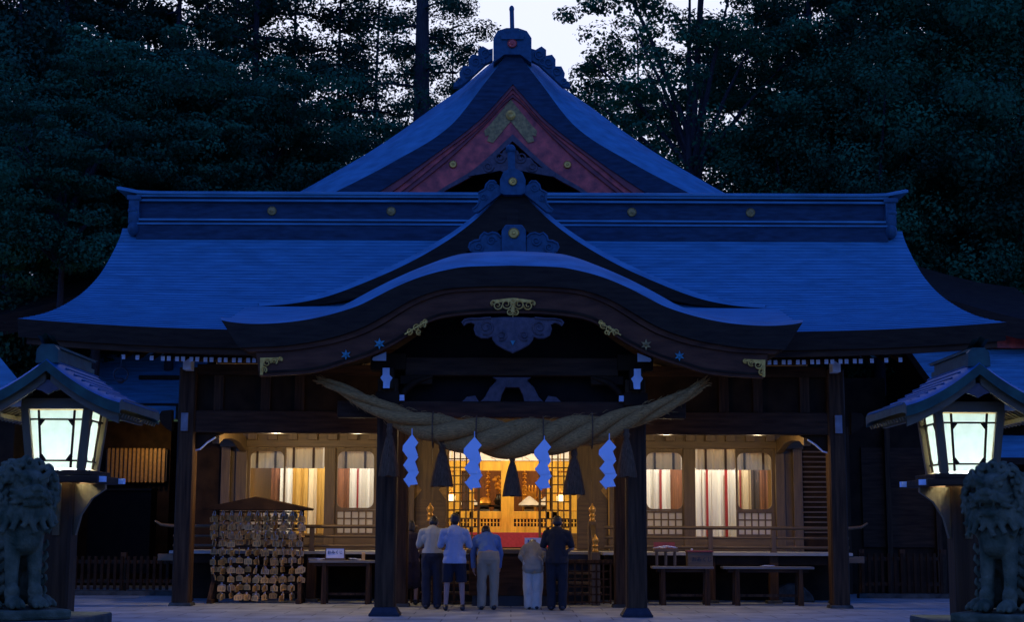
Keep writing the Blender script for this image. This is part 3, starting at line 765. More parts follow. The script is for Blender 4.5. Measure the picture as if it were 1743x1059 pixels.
# hall body behind: floor, ceiling, walls
m=MB(); m.box(-6.2,6.2,31.8,39,zv-.1,zv+.02); m.build('hall_floor',M['hallwood'],hall)
m=MB(); m.box(-6.2,6.2,31.8,39,4.3,4.4); m.build('hall_ceiling',M['hallwood'],hall)
m=MB(); m.box(-6.3,6.3,39,39.1,0,5); m.box(-6.3,-6.2,31.75,39,0,5); m.box(6.2,6.3,31.75,39,0,5); m.build('hall_wall',M['hallwood'],hall)
# folding doors standing open either side of the entrance
for a,b,s in ((706,736.4,0),(736.6,761,0),(983,1008.9,0),(1009.1,1037,0)):
    Y=FY+.10; m=MB(); m.pbox(a,748,b,936,Y,.05); 
    o=m.build('entrance_door',M['walnut'],hall,bevel=.006)
    m=MB(); w_=(b-a)
    m.ppoly([(a+2,934),(a+2,862),((a+b)/2,846),(b-2,862),(b-2,934)],Y-.012,.012); m.build('raised_panel',M['walnuth'],o)
    f=MB()
    if a in (706,983): f.ppoly([(a,818),(a+13,835),(a,852)],Y-.016,.01)
    else: f.ppoly([(b,818),(b-13,835),(b,852)],Y-.016,.01)
    f.build('metal_corner',M['goldold'],o)
# lattice doors
for a,b in ((764,815),(921,971)):
    Y=32.6; m=MB(); n=5
    for k in range(n+1):
        x=a+(b-a)*k/n; m.pbox(x-1.2,750,x+1.2,936,Y,.035)
    for k in range(12):
        y=752+k*14.5; m.pbox(a,y,b,y+2.0,Y+.006,.022)
    m.pbox(a-3,750,a+1,936,Y-.01,.05); m.pbox(b-1,750,b+3,936,Y-.01,.05)
    m.build('lattice_door',M['walnut'],hall)
# broad stair down to the paving
for k in range(4):
    m=MB(); z=zv-.19*(k+1)+.0; m.box(-1.75,1.75,30.38-.27*(k+1),30.38-.27*k+.03,z-.05,z); m.build('stair_tread',M['walnuth'],hall)
m=MB(); m.box(-1.7,1.7,30.34,30.38,0,zv-.07); m.build('stair_riser',M['black'],hall)
def giboshi(m,x,y,z,s=1):
    m.lathe([(.075*s,0),(.08*s,.03*s),(.06*s,.05*s),(.06*s,.12*s),(.08*s,.14*s),(.06*s,.17*s),(.055*s,.2*s),(.085*s,.26*s),(.08*s,.31*s),(.03*s,.37*s),(.012*s,.42*s)],(x,y,z),12)
for sg in (-1,1):
    x=sg*1.62
    for (yy,zt) in ((30.2,Zs(888,30.2)),(29.1,Zs(940,29.1))):
        m=MB(); m.box(x-.085,x+.085,yy-.085,yy+.085,0.0,zt); o=m.build('stair_post',M['walnut'],hall,bevel=.01)
        m=MB(); giboshi(m,x,yy,zt,.85 if yy>30 else .8); m.build('onion_finial',M['gold'],o,smooth=50)
    m=MB(); m.bar((x,30.2,Zs(893,30.2)),(x,29.1,Zs(945,29.1)),.08,.08); m.bar((x,30.2,Zs(893,30.2)-.35),(x,29.1,Zs(945,29.1)-.35),.06,.06); m.build('stair_rail',M['walnut'],hall)
    # low lattice beside the stair
    m=MB(); x0,x1=sorted((sg*.95,sg*1.9)); Y=29.0
    for k in range(8):
        xx=x0+(x1-x0)*k/7; m.box(xx-.017,xx+.017,Y,Y+.035,.03,.80)
    for k in range(6):
        z=.06+k*.145; m.box(x0,x1,Y+.004,Y+.03,z-.015,z+.015)
    m.box(x0-.03,x1+.03,Y-.02,Y+.06,.80,.86); m.build('stair_lattice',M['woodv'],hall)
# ================================================================== inside the lit hall
def curtain(name,px0,px1,py0,py1,Y,mt,label,group=None,ribbons=(),rib='ribbon',amp=.045,cat='curtain'):
    x0,x1,z0,z1=Xs(px0,840,Y),Xs(px1,840,Y),Zs(py1,Y),Zs(py0,Y)
    n=max(8,int((x1-x0)/.02)); m=MB(); ph=rnd.random()*6
    wv=lambda x:amp*sin(x*38+ph)+amp*.5*sin(x*71+ph*2)
    for off,fl in ((0,False),(.008,True)):
        m.grid([[Vector((x0+(x1-x0)*i/n,Y+off+wv(x0+(x1-x0)*i/n)*(.6 if k else 1),z)) for i in range(n+1)] for k,z in enumerate((z0,(z0+z1)/2,z1))],flip=fl)
    o=m.build(name,M[mt],smooth=180); tag(o,label,cat,group)
    for (a,b) in ribbons:
        r=MB(); xa,xb=Xs(a,840,Y),Xs(b,840,Y); r.box(xa,xb,Y-amp*1.5-.012,Y-amp*1.5-.006,z0,z1); r.build('ribbon',M[rib],o)
    return o
GV='short white valances along the hall front'
for (a,b,rb,lb) in ((422,486,((436,440),(467,471)),'short white valance behind the leftmost rounded window'),
    (487,552,((498,502),(532,536)),'short white valance over the open gap with the gold curtain'),
    (572,640,((587,591),(620,624)),'short white valance behind the rounded window left of the porch'),
    (1100,1164,((1114,1118),(1146,1150)),'short white valance behind the rounded window right of the porch'),
    (1186,1253,((1201,1205),(1235,1239)),'short white valance over the open gap with the red striped curtain'),
    (1255,1318,((1267,1271),(1299,1303)),'short white valance behind the rightmost rounded window')):
    curtain('valance',a,b,762,799,32.0,'curtain_white',lb,GV,rb,'ribbond',.012,'valance')
GC='tall curtains inside the hall'
curtain('curtain',540,556,796,910,33.00,'curtain_gold','gold curtain at the right side of the left open gap',GC)
curtain('curtain',524,541,796,910,33.06,'curtain_cream','cream curtain between two gold curtains in the left open gap',GC)
curtain('curtain',498,525,796,910,33.00,'curtain_gold','gold curtain beside the white strip in the left open gap',GC)
curtain('curtain',478,499,796,912,32.94,'curtain_white','white curtain strip between the leftmost window and the open gap',GC)
curtain('curtain',462,478,796,912,33.10,'curtain_brown','russet curtain in the leftmost rounded window',GC)
curtain('curtain',572,596,796,912,33.00,'curtain_brown','broad russet curtain in the rounded window left of the porch',GC)
curtain('curtain',596,650,796,912,32.94,'curtain_white','white curtain with one red ribbon in the window left of the porch',GC,((609,612),))
curtain('curtain',1096,1142,796,912,32.94,'curtain_white','white curtain with one red ribbon in the window right of the porch',GC,((1123,1127),))
curtain('curtain',1142,1168,796,912,33.00,'curtain_brown','russet curtain at the right side of the window right of the porch',GC)
curtain('curtain',1184,1258,796,919,32.80,'curtain_white','tall white curtain with two red ribbons filling the right open gap',GC,((1202,1206),(1234,1239)))
curtain('curtain',1258,1280,796,912,32.94,'curtain_cream','cream curtain with a red ribbon in the rightmost rounded window',GC,((1259,1262),))
curtain('curtain',1280,1293,796,912,33.00,'ribbond','near black curtain strip in the rightmost rounded window',GC)
curtain('curtain',1293,1308,796,912,33.00,'curtain_brown','russet curtain strip in the rightmost rounded window',GC)
curtain('curtain',700,708,750,925,32.30,'curtain_gold','narrow gold curtain just left of the entrance doors',GC)
curtain('curtain',1036,1046,750,910,32.30,'curtain_gold','narrow gold curtain just right of the entrance doors',GC)
# red felt covered platform
m=MB(); m.box(-2.6,2.6,33.4,38.6,zv+.024,Zs(908,33.4)); pf=tag(m.build('platform',M['walnuth'],bevel=.01),'low timber platform with a red felt strip inside the hall entrance','platform')
m=MB(); z0_=zv+.05; z1_=Zs(908,33.4); m.box(-.92,.92,33.385,33.397,z0_,z1_+.008); m.box(-.92,.92,33.397,34.9,z1_+.003,z1_+.009); m.build('felt_strip',M['redcarpet'],pf)
# altar screen of gilt timber
AY=35.0
alt=thing('altar',(0,AY,Zs(908,33.4)),'gilded timber altar frame with rails at the back of the lit hall','altar')
zp=Zs(908,33.4)
def ab(name,px0,py0,px1,py1,Y=AY,d=.12,mt='orange'):
    m=MB(); m.pbox(px0,py0,px1,py1,Y,d); return m.build(name,M[mt],alt,bevel=.008)
m=MB(); m.box(Xs(854,840,AY),Xs(876,840,AY),AY-.04,AY+.14,zp,Zs(785,AY)); m.build('centre_post',M['orange'],alt,bevel=.01)
for a,b in ((776,786),(940,950),(800,808),(930,937)):
    m=MB(); m.box(Xs(a,840,AY),Xs(b,840,AY),AY-.02,AY+.12,zp,Zs(785,AY)); m.build('side_post',M['orange'],alt,bevel=.01)
ab('lintel',690,786,1052,802,AY-.03); ab('rail',690,871,1052,884,AY-.02); ab('rail',690,897,1052,908,AY-.02)
ab('dado',690,884,1052,897,AY+.05,.03,'black')
for lo,hi in ((690,853),(877,1054)):
    m=MB(); m.pbox(lo,889.5,hi,891,AY+.004,.02)
    for k in range(64):
        px=692+k*5.7
        if lo<px<hi: m.pbox(px,884.5,px+2.2,896.5,AY,.03)
    m.build('lattice_rail',M['orange'],alt)
ab('white_cloth',690,752,1052,785,AY-.02,.03,'paper')
m=MB(); m.box(-3.2,3.2,37.6,37.7,zp,4.2); m.build('back_panel',M['curtain_brown'],alt)
for a,b in ((700,775),(952,1045)): ab('side_panel',a,803,b,870,AY+.05,.03,'orange')
for k,px in enumerate((786,940)): ab('dark_grille',px+ (1 if k==0 else -10),803,px+(14 if k==0 else 0),870,AY+.06,.02,'ribbond')
m=MB(); m.box(-3.0,3.0,35.9,36.9,zp,Zs(872,35.9)); m.build('offering_table',M['walnuth'],alt,bevel=.01)
zt=Zs(872,35.9); 
def px_on(px,Y=36.2): return Xs(px,860,Y)
for px,lb in ((832,'gilt bead pendant column left of the altar post'),(894,'gilt bead pendant column right of the altar post')):
    m=MB(); x=px_on(px)
    for k in range(9): m.sphere((x,36.2,Zs(800,36.2)-k*.10),(.055,.055,.035),10,6); m.sphere((x,36.2,Zs(800,36.2)-k*.10-.05),(.02,.02,.03),6,4)
    m.tube([(x,36.2,Zs(797,36.2)),(x,36.2,zt)],.012,6); tag(m.build('pendant_column',M['gold'],smooth=60),lb,'altar ornament','gilt bead columns on the altar')
def stand_with(px,lb,kind):
    t=thing('offering_stand',(px_on(px),36.1,zt),lb,'offering stand','offering stands on the altar table'); x=px_on(px)
    m=MB(); m.taper((x,36.1),.26,.26,zt,.2,.2,zt+.12); m.box(x-.24,x+.24,35.9,36.3,zt+.12,zt+.16); m.build('tray',M['black'] if kind!='white' else M['walnut'],t)
    m=MB()
    if kind=='white': m.lathe([(.26,0),(.24,.04),(.15,.12),(.05,.2),(.01,.22)],(x,36.1,zt+.16),14); m.build('rice_mound',M['paper'],t,smooth=50)
    elif kind=='gold': m.lathe([(.14,0),(.17,.05),(.14,.12),(.05,.19)],(x,36.1,zt+.16),14); m.build('gilt_dome',M['gold'],t,smooth=50)
    else:
        m.lathe([(.02,0),(.09,.02),(.12,.12),(.05,.2),(.06,.26)],(x,36.1,zt+.16),12); m.build('vase',M['black'],t,smooth=50)
        m=MB(); 
        for k in range(26): a=rnd.random()*6.3; r=.14*rnd.random(); m.sphere((x+r*cos(a),36.1+r*sin(a),zt+.45+.38*rnd.random()),(.035,.02,.045),6,4)
        m.build('gilt_branch',M['gold'],t)
stand_with(826,'black stand carrying a gilt dome on the altar table','gold'); stand_with(850,'black vase holding a gilt branch beside the altar post','branch')
stand_with(902,'pale stand with a white rice mound right of the altar post','white'); stand_with(800,'pale stand with a white rice mound behind the left lattice door','white'); stand_with(932,'pale stand with a white rice mound behind the right lattice door','white')
m=MB(); x=px_on(902,36.5); m.box(x-.17,x+.17,36.6,36.7,zt,zt+.5); 
for k in range(5): m.lathe([(.03,0),(.03,.1),(.005,.16)],(x-.15+.075*k,36.65,zt+.5),8)
tag(m.build('gilt_shrine_box',M['gold']),'small gilt shrine box with a crown top behind the rice mound','altar ornament')
m=MB(); x=px_on(920,36.4); m.lathe([(.07,0),(.05,.05),(.05,.3),(.09,.34),(.05,.4),(.05,.6)],(x,36.4,zt),12); tag(m.build('gilt_pillar_lamp',M['gold'],smooth=50),'slim gilt pillar lamp beside the right lattice door','altar ornament')
for px,lb in ((770,'small lit hanging lamp seen through the left lattice door'),(955,'small lit hanging lamp seen through the right lattice door')):
    Y=34.2; x,z=Xs(px,848,Y),Zs(848,Y); t=thing('hanging_lamp',(x,Y,z),lb,'hanging lamp','small hanging lamps before the altar')
    m=MB(); m.lathe([(.05,-.09),(.075,-.07),(.08,.03),(.06,.07)],(x,Y,z),10); m.build('lamp_shade',M['glow_warm'],t,smooth=50)
    m=MB(); m.lathe([(.11,.07),(.10,.09),(.03,.15),(.012,.2)],(x,Y,z),10); m.tube([(x,Y,z+.18),(x,Y,4.3)],.008,6); m.build('lamp_cap',M['gold'],t,smooth=50)
# ceiling lamps that light the hall
for x,y in ((0,33.2),(-2.4,35.2),(2.4,35.2)):
    t=thing('ceiling_lamp',(x,y,4.3),'round lit ceiling lamp inside the hall above the curtains','ceiling lamp','ceiling lamps inside the hall')
    m=MB(); m.lathe([(.02,-.16),(.16,-.14),(.22,-.05),(.22,-.01)],(x,y,4.3),14); m.build('lamp_shade',M['glow_warm'],t,smooth=50)
    point_light('hall_light',(x,y-.0,3.75),HALL_W,(1,.74,.40),.2,t)
# lamps tucked behind the eave beams over the veranda
for x in (-4.5,-2.95,2.95,4.7):
    z=3.33
    t=thing('eave_lamp',(x,28.68,z),'small warm lamp fixed under the veranda ceiling behind the tie beam','eave lamp','lamps under the veranda eave')
    m=MB(); m.lathe([(.05,0),(.09,.03),(.10,.07),(.03,.1)],(x,28.68,z),12); m.tube([(x,28.68,z+.09),(x,28.68,z+1.2)],.012,6); m.build('lamp_shade',M['glow_warm'],t,smooth=50)
    point_light('eave_light',(x,28.68,z-.1),EAVE_W*(2.2 if x<-4 else .95),(1,.78,.46),.1,t)

# ================================================================== straw rope, paper streamers, tassels
RY=24.86
cp=[(551,652,8),(580,664,11),(610,679,14),(645,697,17),(680,713,21),(720,727,26),(760,737,30),(815,745,34),(870,748,36),(925,745,34),(980,738,31),(1020,730,27),(1065,716,22),(1100,703,18),(1135,690,15),(1165,675,12),(1196,655,9)]
fy=curve_fn([(a,b) for a,b,c in cp]); fr=curve_fn([(a,c) for a,b,c in cp])
zc0=RY*cos(PITCH)+2.2*sin(PITCH)
rope=thing('straw_rope',(Xs(872,748,RY),RY,Zs(748,RY)-.4),'thick twisted straw rope sagging between the porch columns','rope')
NP=150; ctr=[]
for i in range(NP+1):
    px=556+(1192-556)*i/NP; k=abs((px-873)/322); Y=RY+.50*max(0,k-.62)/.38*k*.0
    ctr.append((P(px,fy(px)-1,Y),fr(px)*.94*zc0/F))
for s in range(3):
    m=MB(); pts=[]; rr_=[]
    for i,(c,r) in enumerate(ctr):
        a=2*pi*(s/3)-2*pi*2.6*(i/NP)+.6
        n_=Vector((0,0,1)); t=(ctr[min(i+1,NP)][0]-ctr[max(i-1,0)][0]).normalized(); u=n_-t*t.dot(n_); u.normalize(); v=t.cross(u)
        pts.append(c+(u*cos(a)+v*sin(a))*r*.53); rr_.append(r*.51)
    m.tube(pts,rr_,18); m.build('strand',M['straw'],rope,smooth=60)
for e in (0,NP):
    m=MB(); c=ctr[e][0]; d=(ctr[e][0]-ctr[1 if e==0 else NP-1][0]).normalized(); rad=ctr[e][1]
    for k in range(46):
        o_=Vector((rnd.gauss(0,.4),rnd.gauss(0,.4),rnd.gauss(0,.4)))*rad; L_=rnd.uniform(.05,.17); m.tube([c+o_-d*.12,c+o_*1.1+d*L_*.5,c+o_*1.5+d*L_+Vector((0,0,rnd.uniform(-.03,.01)))],[.010,.008,.003],5)
    m.build('frayed_end',M['straw'],rope)
m=MB()
for k in range(170):
    i=rnd.randrange(6,NP-6); c,r=ctr[i]; a=rnd.uniform(0,6.28); n_=Vector((0,cos(a),sin(a))); t_=(ctr[i+3][0]-c).normalized(); p=c+n_*r*1.0; m.tube([p,p+n_*.03+t_*rnd.uniform(.03,.08),p+n_*.05+t_*rnd.uniform(.06,.16)+Vector((0,0,-.03))],[.006,.005,.002],4)
sf=m.build('loose_straw',M['straw'],rope); sf['kind']='stuff'
for px in (738,812,925,1008):
    m=MB(); c=P(px,fy(px),RY); r=fr(px)*zc0/F*1.07; m.tube([c+Vector((.0,cos(a)*r,sin(a)*r)) for a in [2*pi*i/20 for i in range(21)]],.012,6,False); m.build('binding_cord',M['hemp'],rope)
GT='hemp tassels hanging from the straw rope'
for px,y0,y1,wd,lb in ((754,752,829,37,'hemp tassel under the rope left of the middle'),(873,772,845,31,'hemp tassel under the lowest middle of the rope'),(978,762,842,36,'hemp tassel under the rope right of the middle'),
    (1067,730,812,34,'hemp tassel hanging before the right porch column'),(664,722,812,34,'hemp tassel hanging before the left porch column')):
    Y=RY-(.02 if abs(px-871)<150 else .16); c=P(px,y0,Y); L_=c.z-Zs(y1,Y); W_=wd/2*zc0/F
    m=MB(); n=28; vs=[];pr=[(.30,0),(.26,-.06),(.34,-.12),(.33,-.16),(.24,-.2),(.42,-.32),(.62,-.5),(.82,-.72),(.97,-.93),(1,-1),(.5,-.99)]
    for (r,z) in pr:
        for k in range(n):
            a=2*pi*k/n; q=1+(.06*sin(7*a)+.04*sin(13*a+1))*(1 if z<-.2 else 0); vs.append((c.x+W_*r*q*cos(a),Y+W_*r*q*sin(a),c.z+L_*z-(.012*sin(5*a) if z<=-.99 else 0)))
    fs=[(i*n+k,(i+1)*n+k,(i+1)*n+(k+1)%n,i*n+(k+1)%n) for i in range(len(pr)-1) for k in range(n)]
    fs.append(tuple((len(pr)-1)*n+k for k in range(n-1,-1,-1))); fs.append(tuple(range(n)))
    m.add(vs,fs); tag(m.build('tassel',M['hemp'],smooth=70),lb,'tassel',GT)
GS='white zigzag paper streamers on the straw rope'
for px0,px1,y0,y1,fl,lb in ((686,713,740,831,1,'zigzag paper streamer beside the left porch column'),(790,821,744,836,1,'zigzag paper streamer between left and middle tassels'),
    (910,939,747,836,1,'zigzag paper streamer between middle and right tassels'),(1020,1050,747,833,1,'zigzag paper streamer beside the right porch column')):
    Y=24.36; wd=px1-px0; hg=y1-y0; m=MB()
    R_=[(.72,0),(1.0,.14),(.70,.27),(1.0,.42),(.68,.53),(1.02,.70),(.42,1.0)]
    L_=[(.02,.86),(.30,.72),(.04,.60),(.30,.47),(.02,.33),(.28,.22),(.0,.18)] if False else [(.10,.88),(.34,.71),(.06,.57),(.32,.44),(.02,.30)]
    L_=L_+[(.26,.19),(.16,.17)]
    rows=[]
    prs=[((.50,0),(.74,0)),((.0,.17),(1.0,.15)),((.30,.30),(.72,.285)),((.02,.44),(1.0,.42)),((.32,.57),(.72,.545)),((.06,.70),(1.04,.68)),((.14,.86),(.74,.84)),((.40,1.0),(.46,1.0))]
    poly=[(px0+wd*.62,y0)]+[(px0+wd*a,y0+hg*b) for a,b in ((1.0,.15),(.70,.28),(1.0,.43),(.70,.56),(1.04,.70),(.42,1.0),(.12,.86),(.36,.73),(.06,.60),(.34,.47),(.03,.33),(.30,.20),(.04,.17))]
    poly=[(px0+wd*.60,y0),(px0+wd*1.0,y0+hg*.16),(px0+wd*.70,y0+hg*.285),(px0+wd*1.0,y0+hg*.43),(px0+wd*.70,y0+hg*.56),(px0+wd*1.05,y0+hg*.715),(px0+wd*.42,y0+hg*1.0),(px0+wd*.08,y0+hg*.86),(px0+wd*.38,y0+hg*.72),(px0+wd*.04,y0+hg*.585),(px0+wd*.34,y0+hg*.45),(px0,y0+hg*.31),(px0+wd*.30,y0+hg*.19),(px0+wd*.02,y0+hg*.155)]
    poly=poly[:-2]+[(px0+wd*.02,y0+hg*.22)]
    m.ppoly(poly,Y,.006)
    for k in range(3):
        yy=y0+hg*(.20+.27*k); m.ppoly([(px0+wd*.05,yy+hg*.10),(px0+wd*.72,yy-hg*.02),(px0+wd*.98,yy+hg*.10+hg*.1),(px0+wd*.36,yy+hg*.22)],Y-.006-.004*k,.004)
    m.tube([P(px0+wd*.6,y0+2,Y+.003),P(px0+wd*.6,y0-9,RY-.2)],.008,6)
    tag(m.build('paper_streamer',M['paper']),lb,'paper streamer',GS)

for x,sd in ((-1.25,'left'),(1.25,'right')):  # added lamps, out of sight behind the beam, lighting plaques and veranda front
    z=3.47; Y=26.5
    t=thing('porch_fill_lamp',(x,Y,z),'added unseen warm fill lamp behind the porch tie beam beside the %s porch column'%sd,'porch lamp','added fill lights under the porch')
    m=MB(); m.lathe([(.05,0),(.09,.03),(.10,.07),(.03,.1)],(x,Y,z),12); m.tube([(x,Y,z+.09),(x,Y,z+1.0)],.01,6); m.build('lamp_shade',M['glow_warm'],t,smooth=50)
    point_light('porch_fill_light',(x,Y,z-.1),PORCH_FILL_W,(1,.80,.48),.1,t)

for x,lb in ((-4.75,'added unseen fill lamp above the leftmost window inside the facade'),(-3.2,'added unseen fill lamp above the inner left window inside the facade'),(3.2,'added unseen fill lamp above the inner right window inside the facade'),(4.75,'added unseen fill lamp above the rightmost window inside the facade')):  # unseen lamps added above the window heads to brighten the curtain fronts
    t=thing('curtain_fill_lamp',(x,32.14,3.95),lb,'added fill lamp','added fill lights above the curtains')
    m=MB(); m.tube([(x-.25,32.14,3.97),(x+.25,32.14,3.97)],.03,8); m.box(x-.3,x+.3,32.10,32.18,4.005,4.29); m.build('fill_lamp_tube',M['glow_warm'],t,smooth=50)
    point_light('curtain_fill_light',(x,32.14,3.86),CURTAIN_FILL_W,(1,.94,.82),.08,t)
# ================================================================== votive plaque rack
RKY=29.45; RX0,RX1=Xs(365,1000,RKY),Xs(513,1000,RKY)
rack=thing('plaque_rack',((RX0+RX1)/2,RKY,0),'timber rack with a small pitched roof crowded with votive plaques','rack')
zroof=Zs(869,RKY); zpk=Zs(850,RKY)
m=MB()
xc=(RX0+RX1)/2; hwr=(RX1-RX0)/2+.16
m.prism([(xc-hwr,zroof-.02),(xc-hwr-.02,zroof+.02),(xc,zpk+.02),(xc+hwr+.02,zroof+.02),(xc+hwr,zroof-.02)],RKY-.42,RKY+.42); m.build('rack_roof',M['wood'],rack,bevel=.006)
for x,sg in ((RX0,-1),(RX1,1)):
    m=MB(); m.bar((x,RKY,.03),(x,RKY,zroof+.06),.075,.075,(0,1,0)); m.build('rack_post',M['woodv'],rack)
    m=MB(); m.bar((x+sg*.03,RKY-.30,.0),(x-sg*.01,RKY-.02,.46),.07,.06,(0,1,0)); m.bar((x+sg*.03,RKY+.30,.0),(x-sg*.01,RKY+.02,.46),.07,.06,(0,1,0)); m.bar((x,RKY-.34,.04),(x,RKY+.34,.04),.08,.08); m.build('rack_foot',M['woodv'],rack)
rz=[Zs(874+i*15.2,RKY) for i in range(10)]
for z in rz:
    m=MB(); m.bar((RX0,RKY,z),(RX1,RKY,z),.022,.03); m.build('rack_rail',M['woodh'],rack)
for k in range(11):
    x=RX0+.0+(RX1-RX0)*k/10; m=MB(); z=rz[0]
    m.tube([(x-.03,RKY-.12,z-.07),(x-.015,RKY-.12,z+.0),(x,RKY-.12,z+.03),(x+.02,RKY-.12,z+.0),(x+.015,RKY-.12,z-.07)],.008,5); m.build('white_cord',M['paper'],rack)
def ema_mesh(mt):
    m=MB(); m.prism([(-.078,-.09),(.078,-.09),(.078,.0),(.0,.032),(-.078,.0)],-.008,.008); m.m=2
    for k in range(4): m.box(-.05+.03*k,-.042+.03*k,-.0102,-.0082,-.072+.006*(k%2),-.012)
    m.m=1; m.tube([(-.015,0,.01),(-.01,.0,.05),(.01,0,.05),(.015,0,.01)],.004,4)
    o=m.build('votive_plaque',[mt,M['paper'],M['ink']],org=(0,0,0)); return o
eg='votive plaques hanging on the rack'
protos=[tag(ema_mesh(M['ema']),'small pale wooden votive plaque hanging on the roofed rack','votive plaque',eg),
        tag(ema_mesh(M['ema2']),'small honey brown votive plaque hanging on the roofed rack','votive plaque',eg),
        tag(ema_mesh(M['ema3']),'small greyish weathered votive plaque hanging on the roofed rack','votive plaque',eg)]
used=[False]*3
for i,z in enumerate(rz):
    for k in range(11):
        for q in range(3 if i in (0,1,2) else 2 if rnd.random()<.8 else 1):
            if i>=8 and (k==0 or k==10): continue
            j=rnd.choices((0,1,2),(.40,.48,.12))[0]
            o=protos[j] if not used[j] else protos[j].copy()
            if used[j]: COL.objects.link(o)
            used[j]=True
            o.location=(RX0+(RX1-RX0)*k/10+rnd.uniform(-.022,.022),RKY-.03-.032*q-rnd.random()*.02,z-.035+rnd.uniform(-.012,.008)-.03*q)
            o.rotation_euler=(rnd.uniform(-.2,.2),rnd.uniform(-.08,.08),rnd.choice((0,.3,-.5,.9,1.2,-1.2,1.5))+rnd.uniform(-.15,.15))

# ================================================================== tables and what stands on them
def table(px0,px1,py,Y,legs,label):
    x0,x1,z=Xs(px0,py,Y),Xs(px1,py,Y),Zs(py-2,Y)
    t=thing('table',((x0+x1)/2,Y+.22,0),label,'table','narrow tables before the veranda')
    m=MB(); m.box(x0,x1,Y,Y+.45,z-.045,z); m.build('tabletop',M['tabletop'],t,bevel=.006)
    m=MB(); m.box(x0+.1,x1-.1,Y+.06,Y+.39,z-.11,z-.047); m.build('apron',M['woodh'],t)
    for l in legs:
        x=Xs(l,py,Y)
        for yy in (Y+.05,Y+.40):
            m=MB(); m.taper((x,yy),.10,.07,0,.07,.07,z-.047); m.build('leg',M['woodv'],t)
    m=MB(); m.box(Xs(legs[0],py,Y),Xs(legs[-1],py,Y),Y+.2,Y+.25,.16,.21); m.build('stretcher',M['woodv'],t)
    return z
TY=29.1
zL=table(527,640,958,TY,(553,628),'narrow table left of the porch holding a small white sign')
zR=table(1112,1217,966,TY,(1131,1206),'narrow table right of the porch holding a brown box and tray stand')
zR2=table(1233,1388,966,TY,(1257,1365),'longer narrow table at the far right holding a few papers')
def text_mesh(s,size,mt,loc,parent,depth=.003,rot=0):
    c=bpy.data.curves.new('lettering','FONT'); c.body=s; c.size=size; c.extrude=depth; c.align_x='CENTER'; c.align_y='CENTER'
    o=bpy.data.objects.new('lettering',c); COL.objects.link(o)
    dg=bpy.context.evaluated_depsgraph_get(); dg.update()
    me=bpy.data.meshes.new_from_object(o.evaluated_get(dg)); bpy.data.objects.remove(o)
    me.materials.clear(); me.materials.append(mt)
    o=bpy.data.objects.new('lettering',me); COL.objects.link(o); o.parent=parent
    o.location=Vector(loc)-org_of(parent); o.rotation_euler=(RAD(90),0,0); return o
# small sign
Y=TY+.12; x=Xs(572,945,Y)
t=thing('table_sign',(x,Y,zL),'small white sign in a wooden holder with black characters on the left table','sign')
m=MB(); m.box(x-.17,x+.17,Y-.01,Y+.02,zL+.045,zL+.225); m.build('sign_face',M['paper'],t)
m=MB(); m.box(x-.19,x+.19,Y-.06,Y+.07,zL,zL+.045); m.box(x-.19,x-.172,Y-.015,Y+.03,zL+.045,zL+.235); m.box(x+.172,x+.19,Y-.015,Y+.03,zL+.045,zL+.235); m.box(x-.19,x+.19,Y-.015,Y+.03,zL+.226,zL+.24); m.build('holder',M['walnuth'],t)
text_mesh('おみくじ',.075,M['ink'],(x,Y-.014,zL+.15),t)
def papers(px0,px1,z,lab,n=7,Y=TY+.1):
    m=MB()
    for k in range(n):
        a=rnd.random()*3; x=Xs(px0,960,Y)+(Xs(px1,960,Y)-Xs(px0,960,Y))*rnd.random(); yy=Y+.05+rnd.random()*.2
        Mx=Matrix.Translation((x,yy,z+.004+.005*k))@Matrix.Rotation(a,4,'Z')@Matrix.Rotation(rnd.uniform(-.03,.03),4,'X'); m.box(-.10,.10,-.035,.035,0,.005,Mx)
    tag(m.build('paper_slips',M['paper']),lab,'paper slips')
papers(530,550,zL,'loose white paper slips left of the small sign'); papers(596,614,zL,'loose white paper slips right of the small sign'); papers(1305,1330,zR2,'few white paper slips lying on the longer right table',4)
m=MB(); x=Xs(620,950,TY+.1); m.box(x-.03,x+.03,TY+.1,TY+.16,zL,zL+.15); tag(m.build('stamp_block',M['ema'],bevel=.006),'small upright wooden block at the right end of the left table','block')
# brown box with lettering
Y=TY+.06; x0,x1=Xs(1172,950,Y),Xs(1215,950,Y); zt2=Zs(937,Y)
t=thing('lot_box',((x0+x1)/2,Y+.15,zR),'brown wooden lot box with dark characters on its front','box')
m=MB(); m.box(x0,x1,Y,Y+.3,zR,zt2-.03); m.build('box_body',M['walnuth'],t,bevel=.006)
m=MB(); m.box(x0-.015,x1+.015,Y-.015,Y+.315,zt2-.03,zt2); m.build('box_lid',M['reddark'],t,bevel=.005)
text_mesh('おみくじ',.10,M['ink'],((x0+x1)/2+.03,Y-.004,(zR+zt2)/2-.02),t)
m=MB(); m.sphere(P(1179,935,Y+.1),.022,10,7); tag(m.build('bead',M['paper'],smooth=60),'tiny white bead on the lid of the brown lot box','bead')
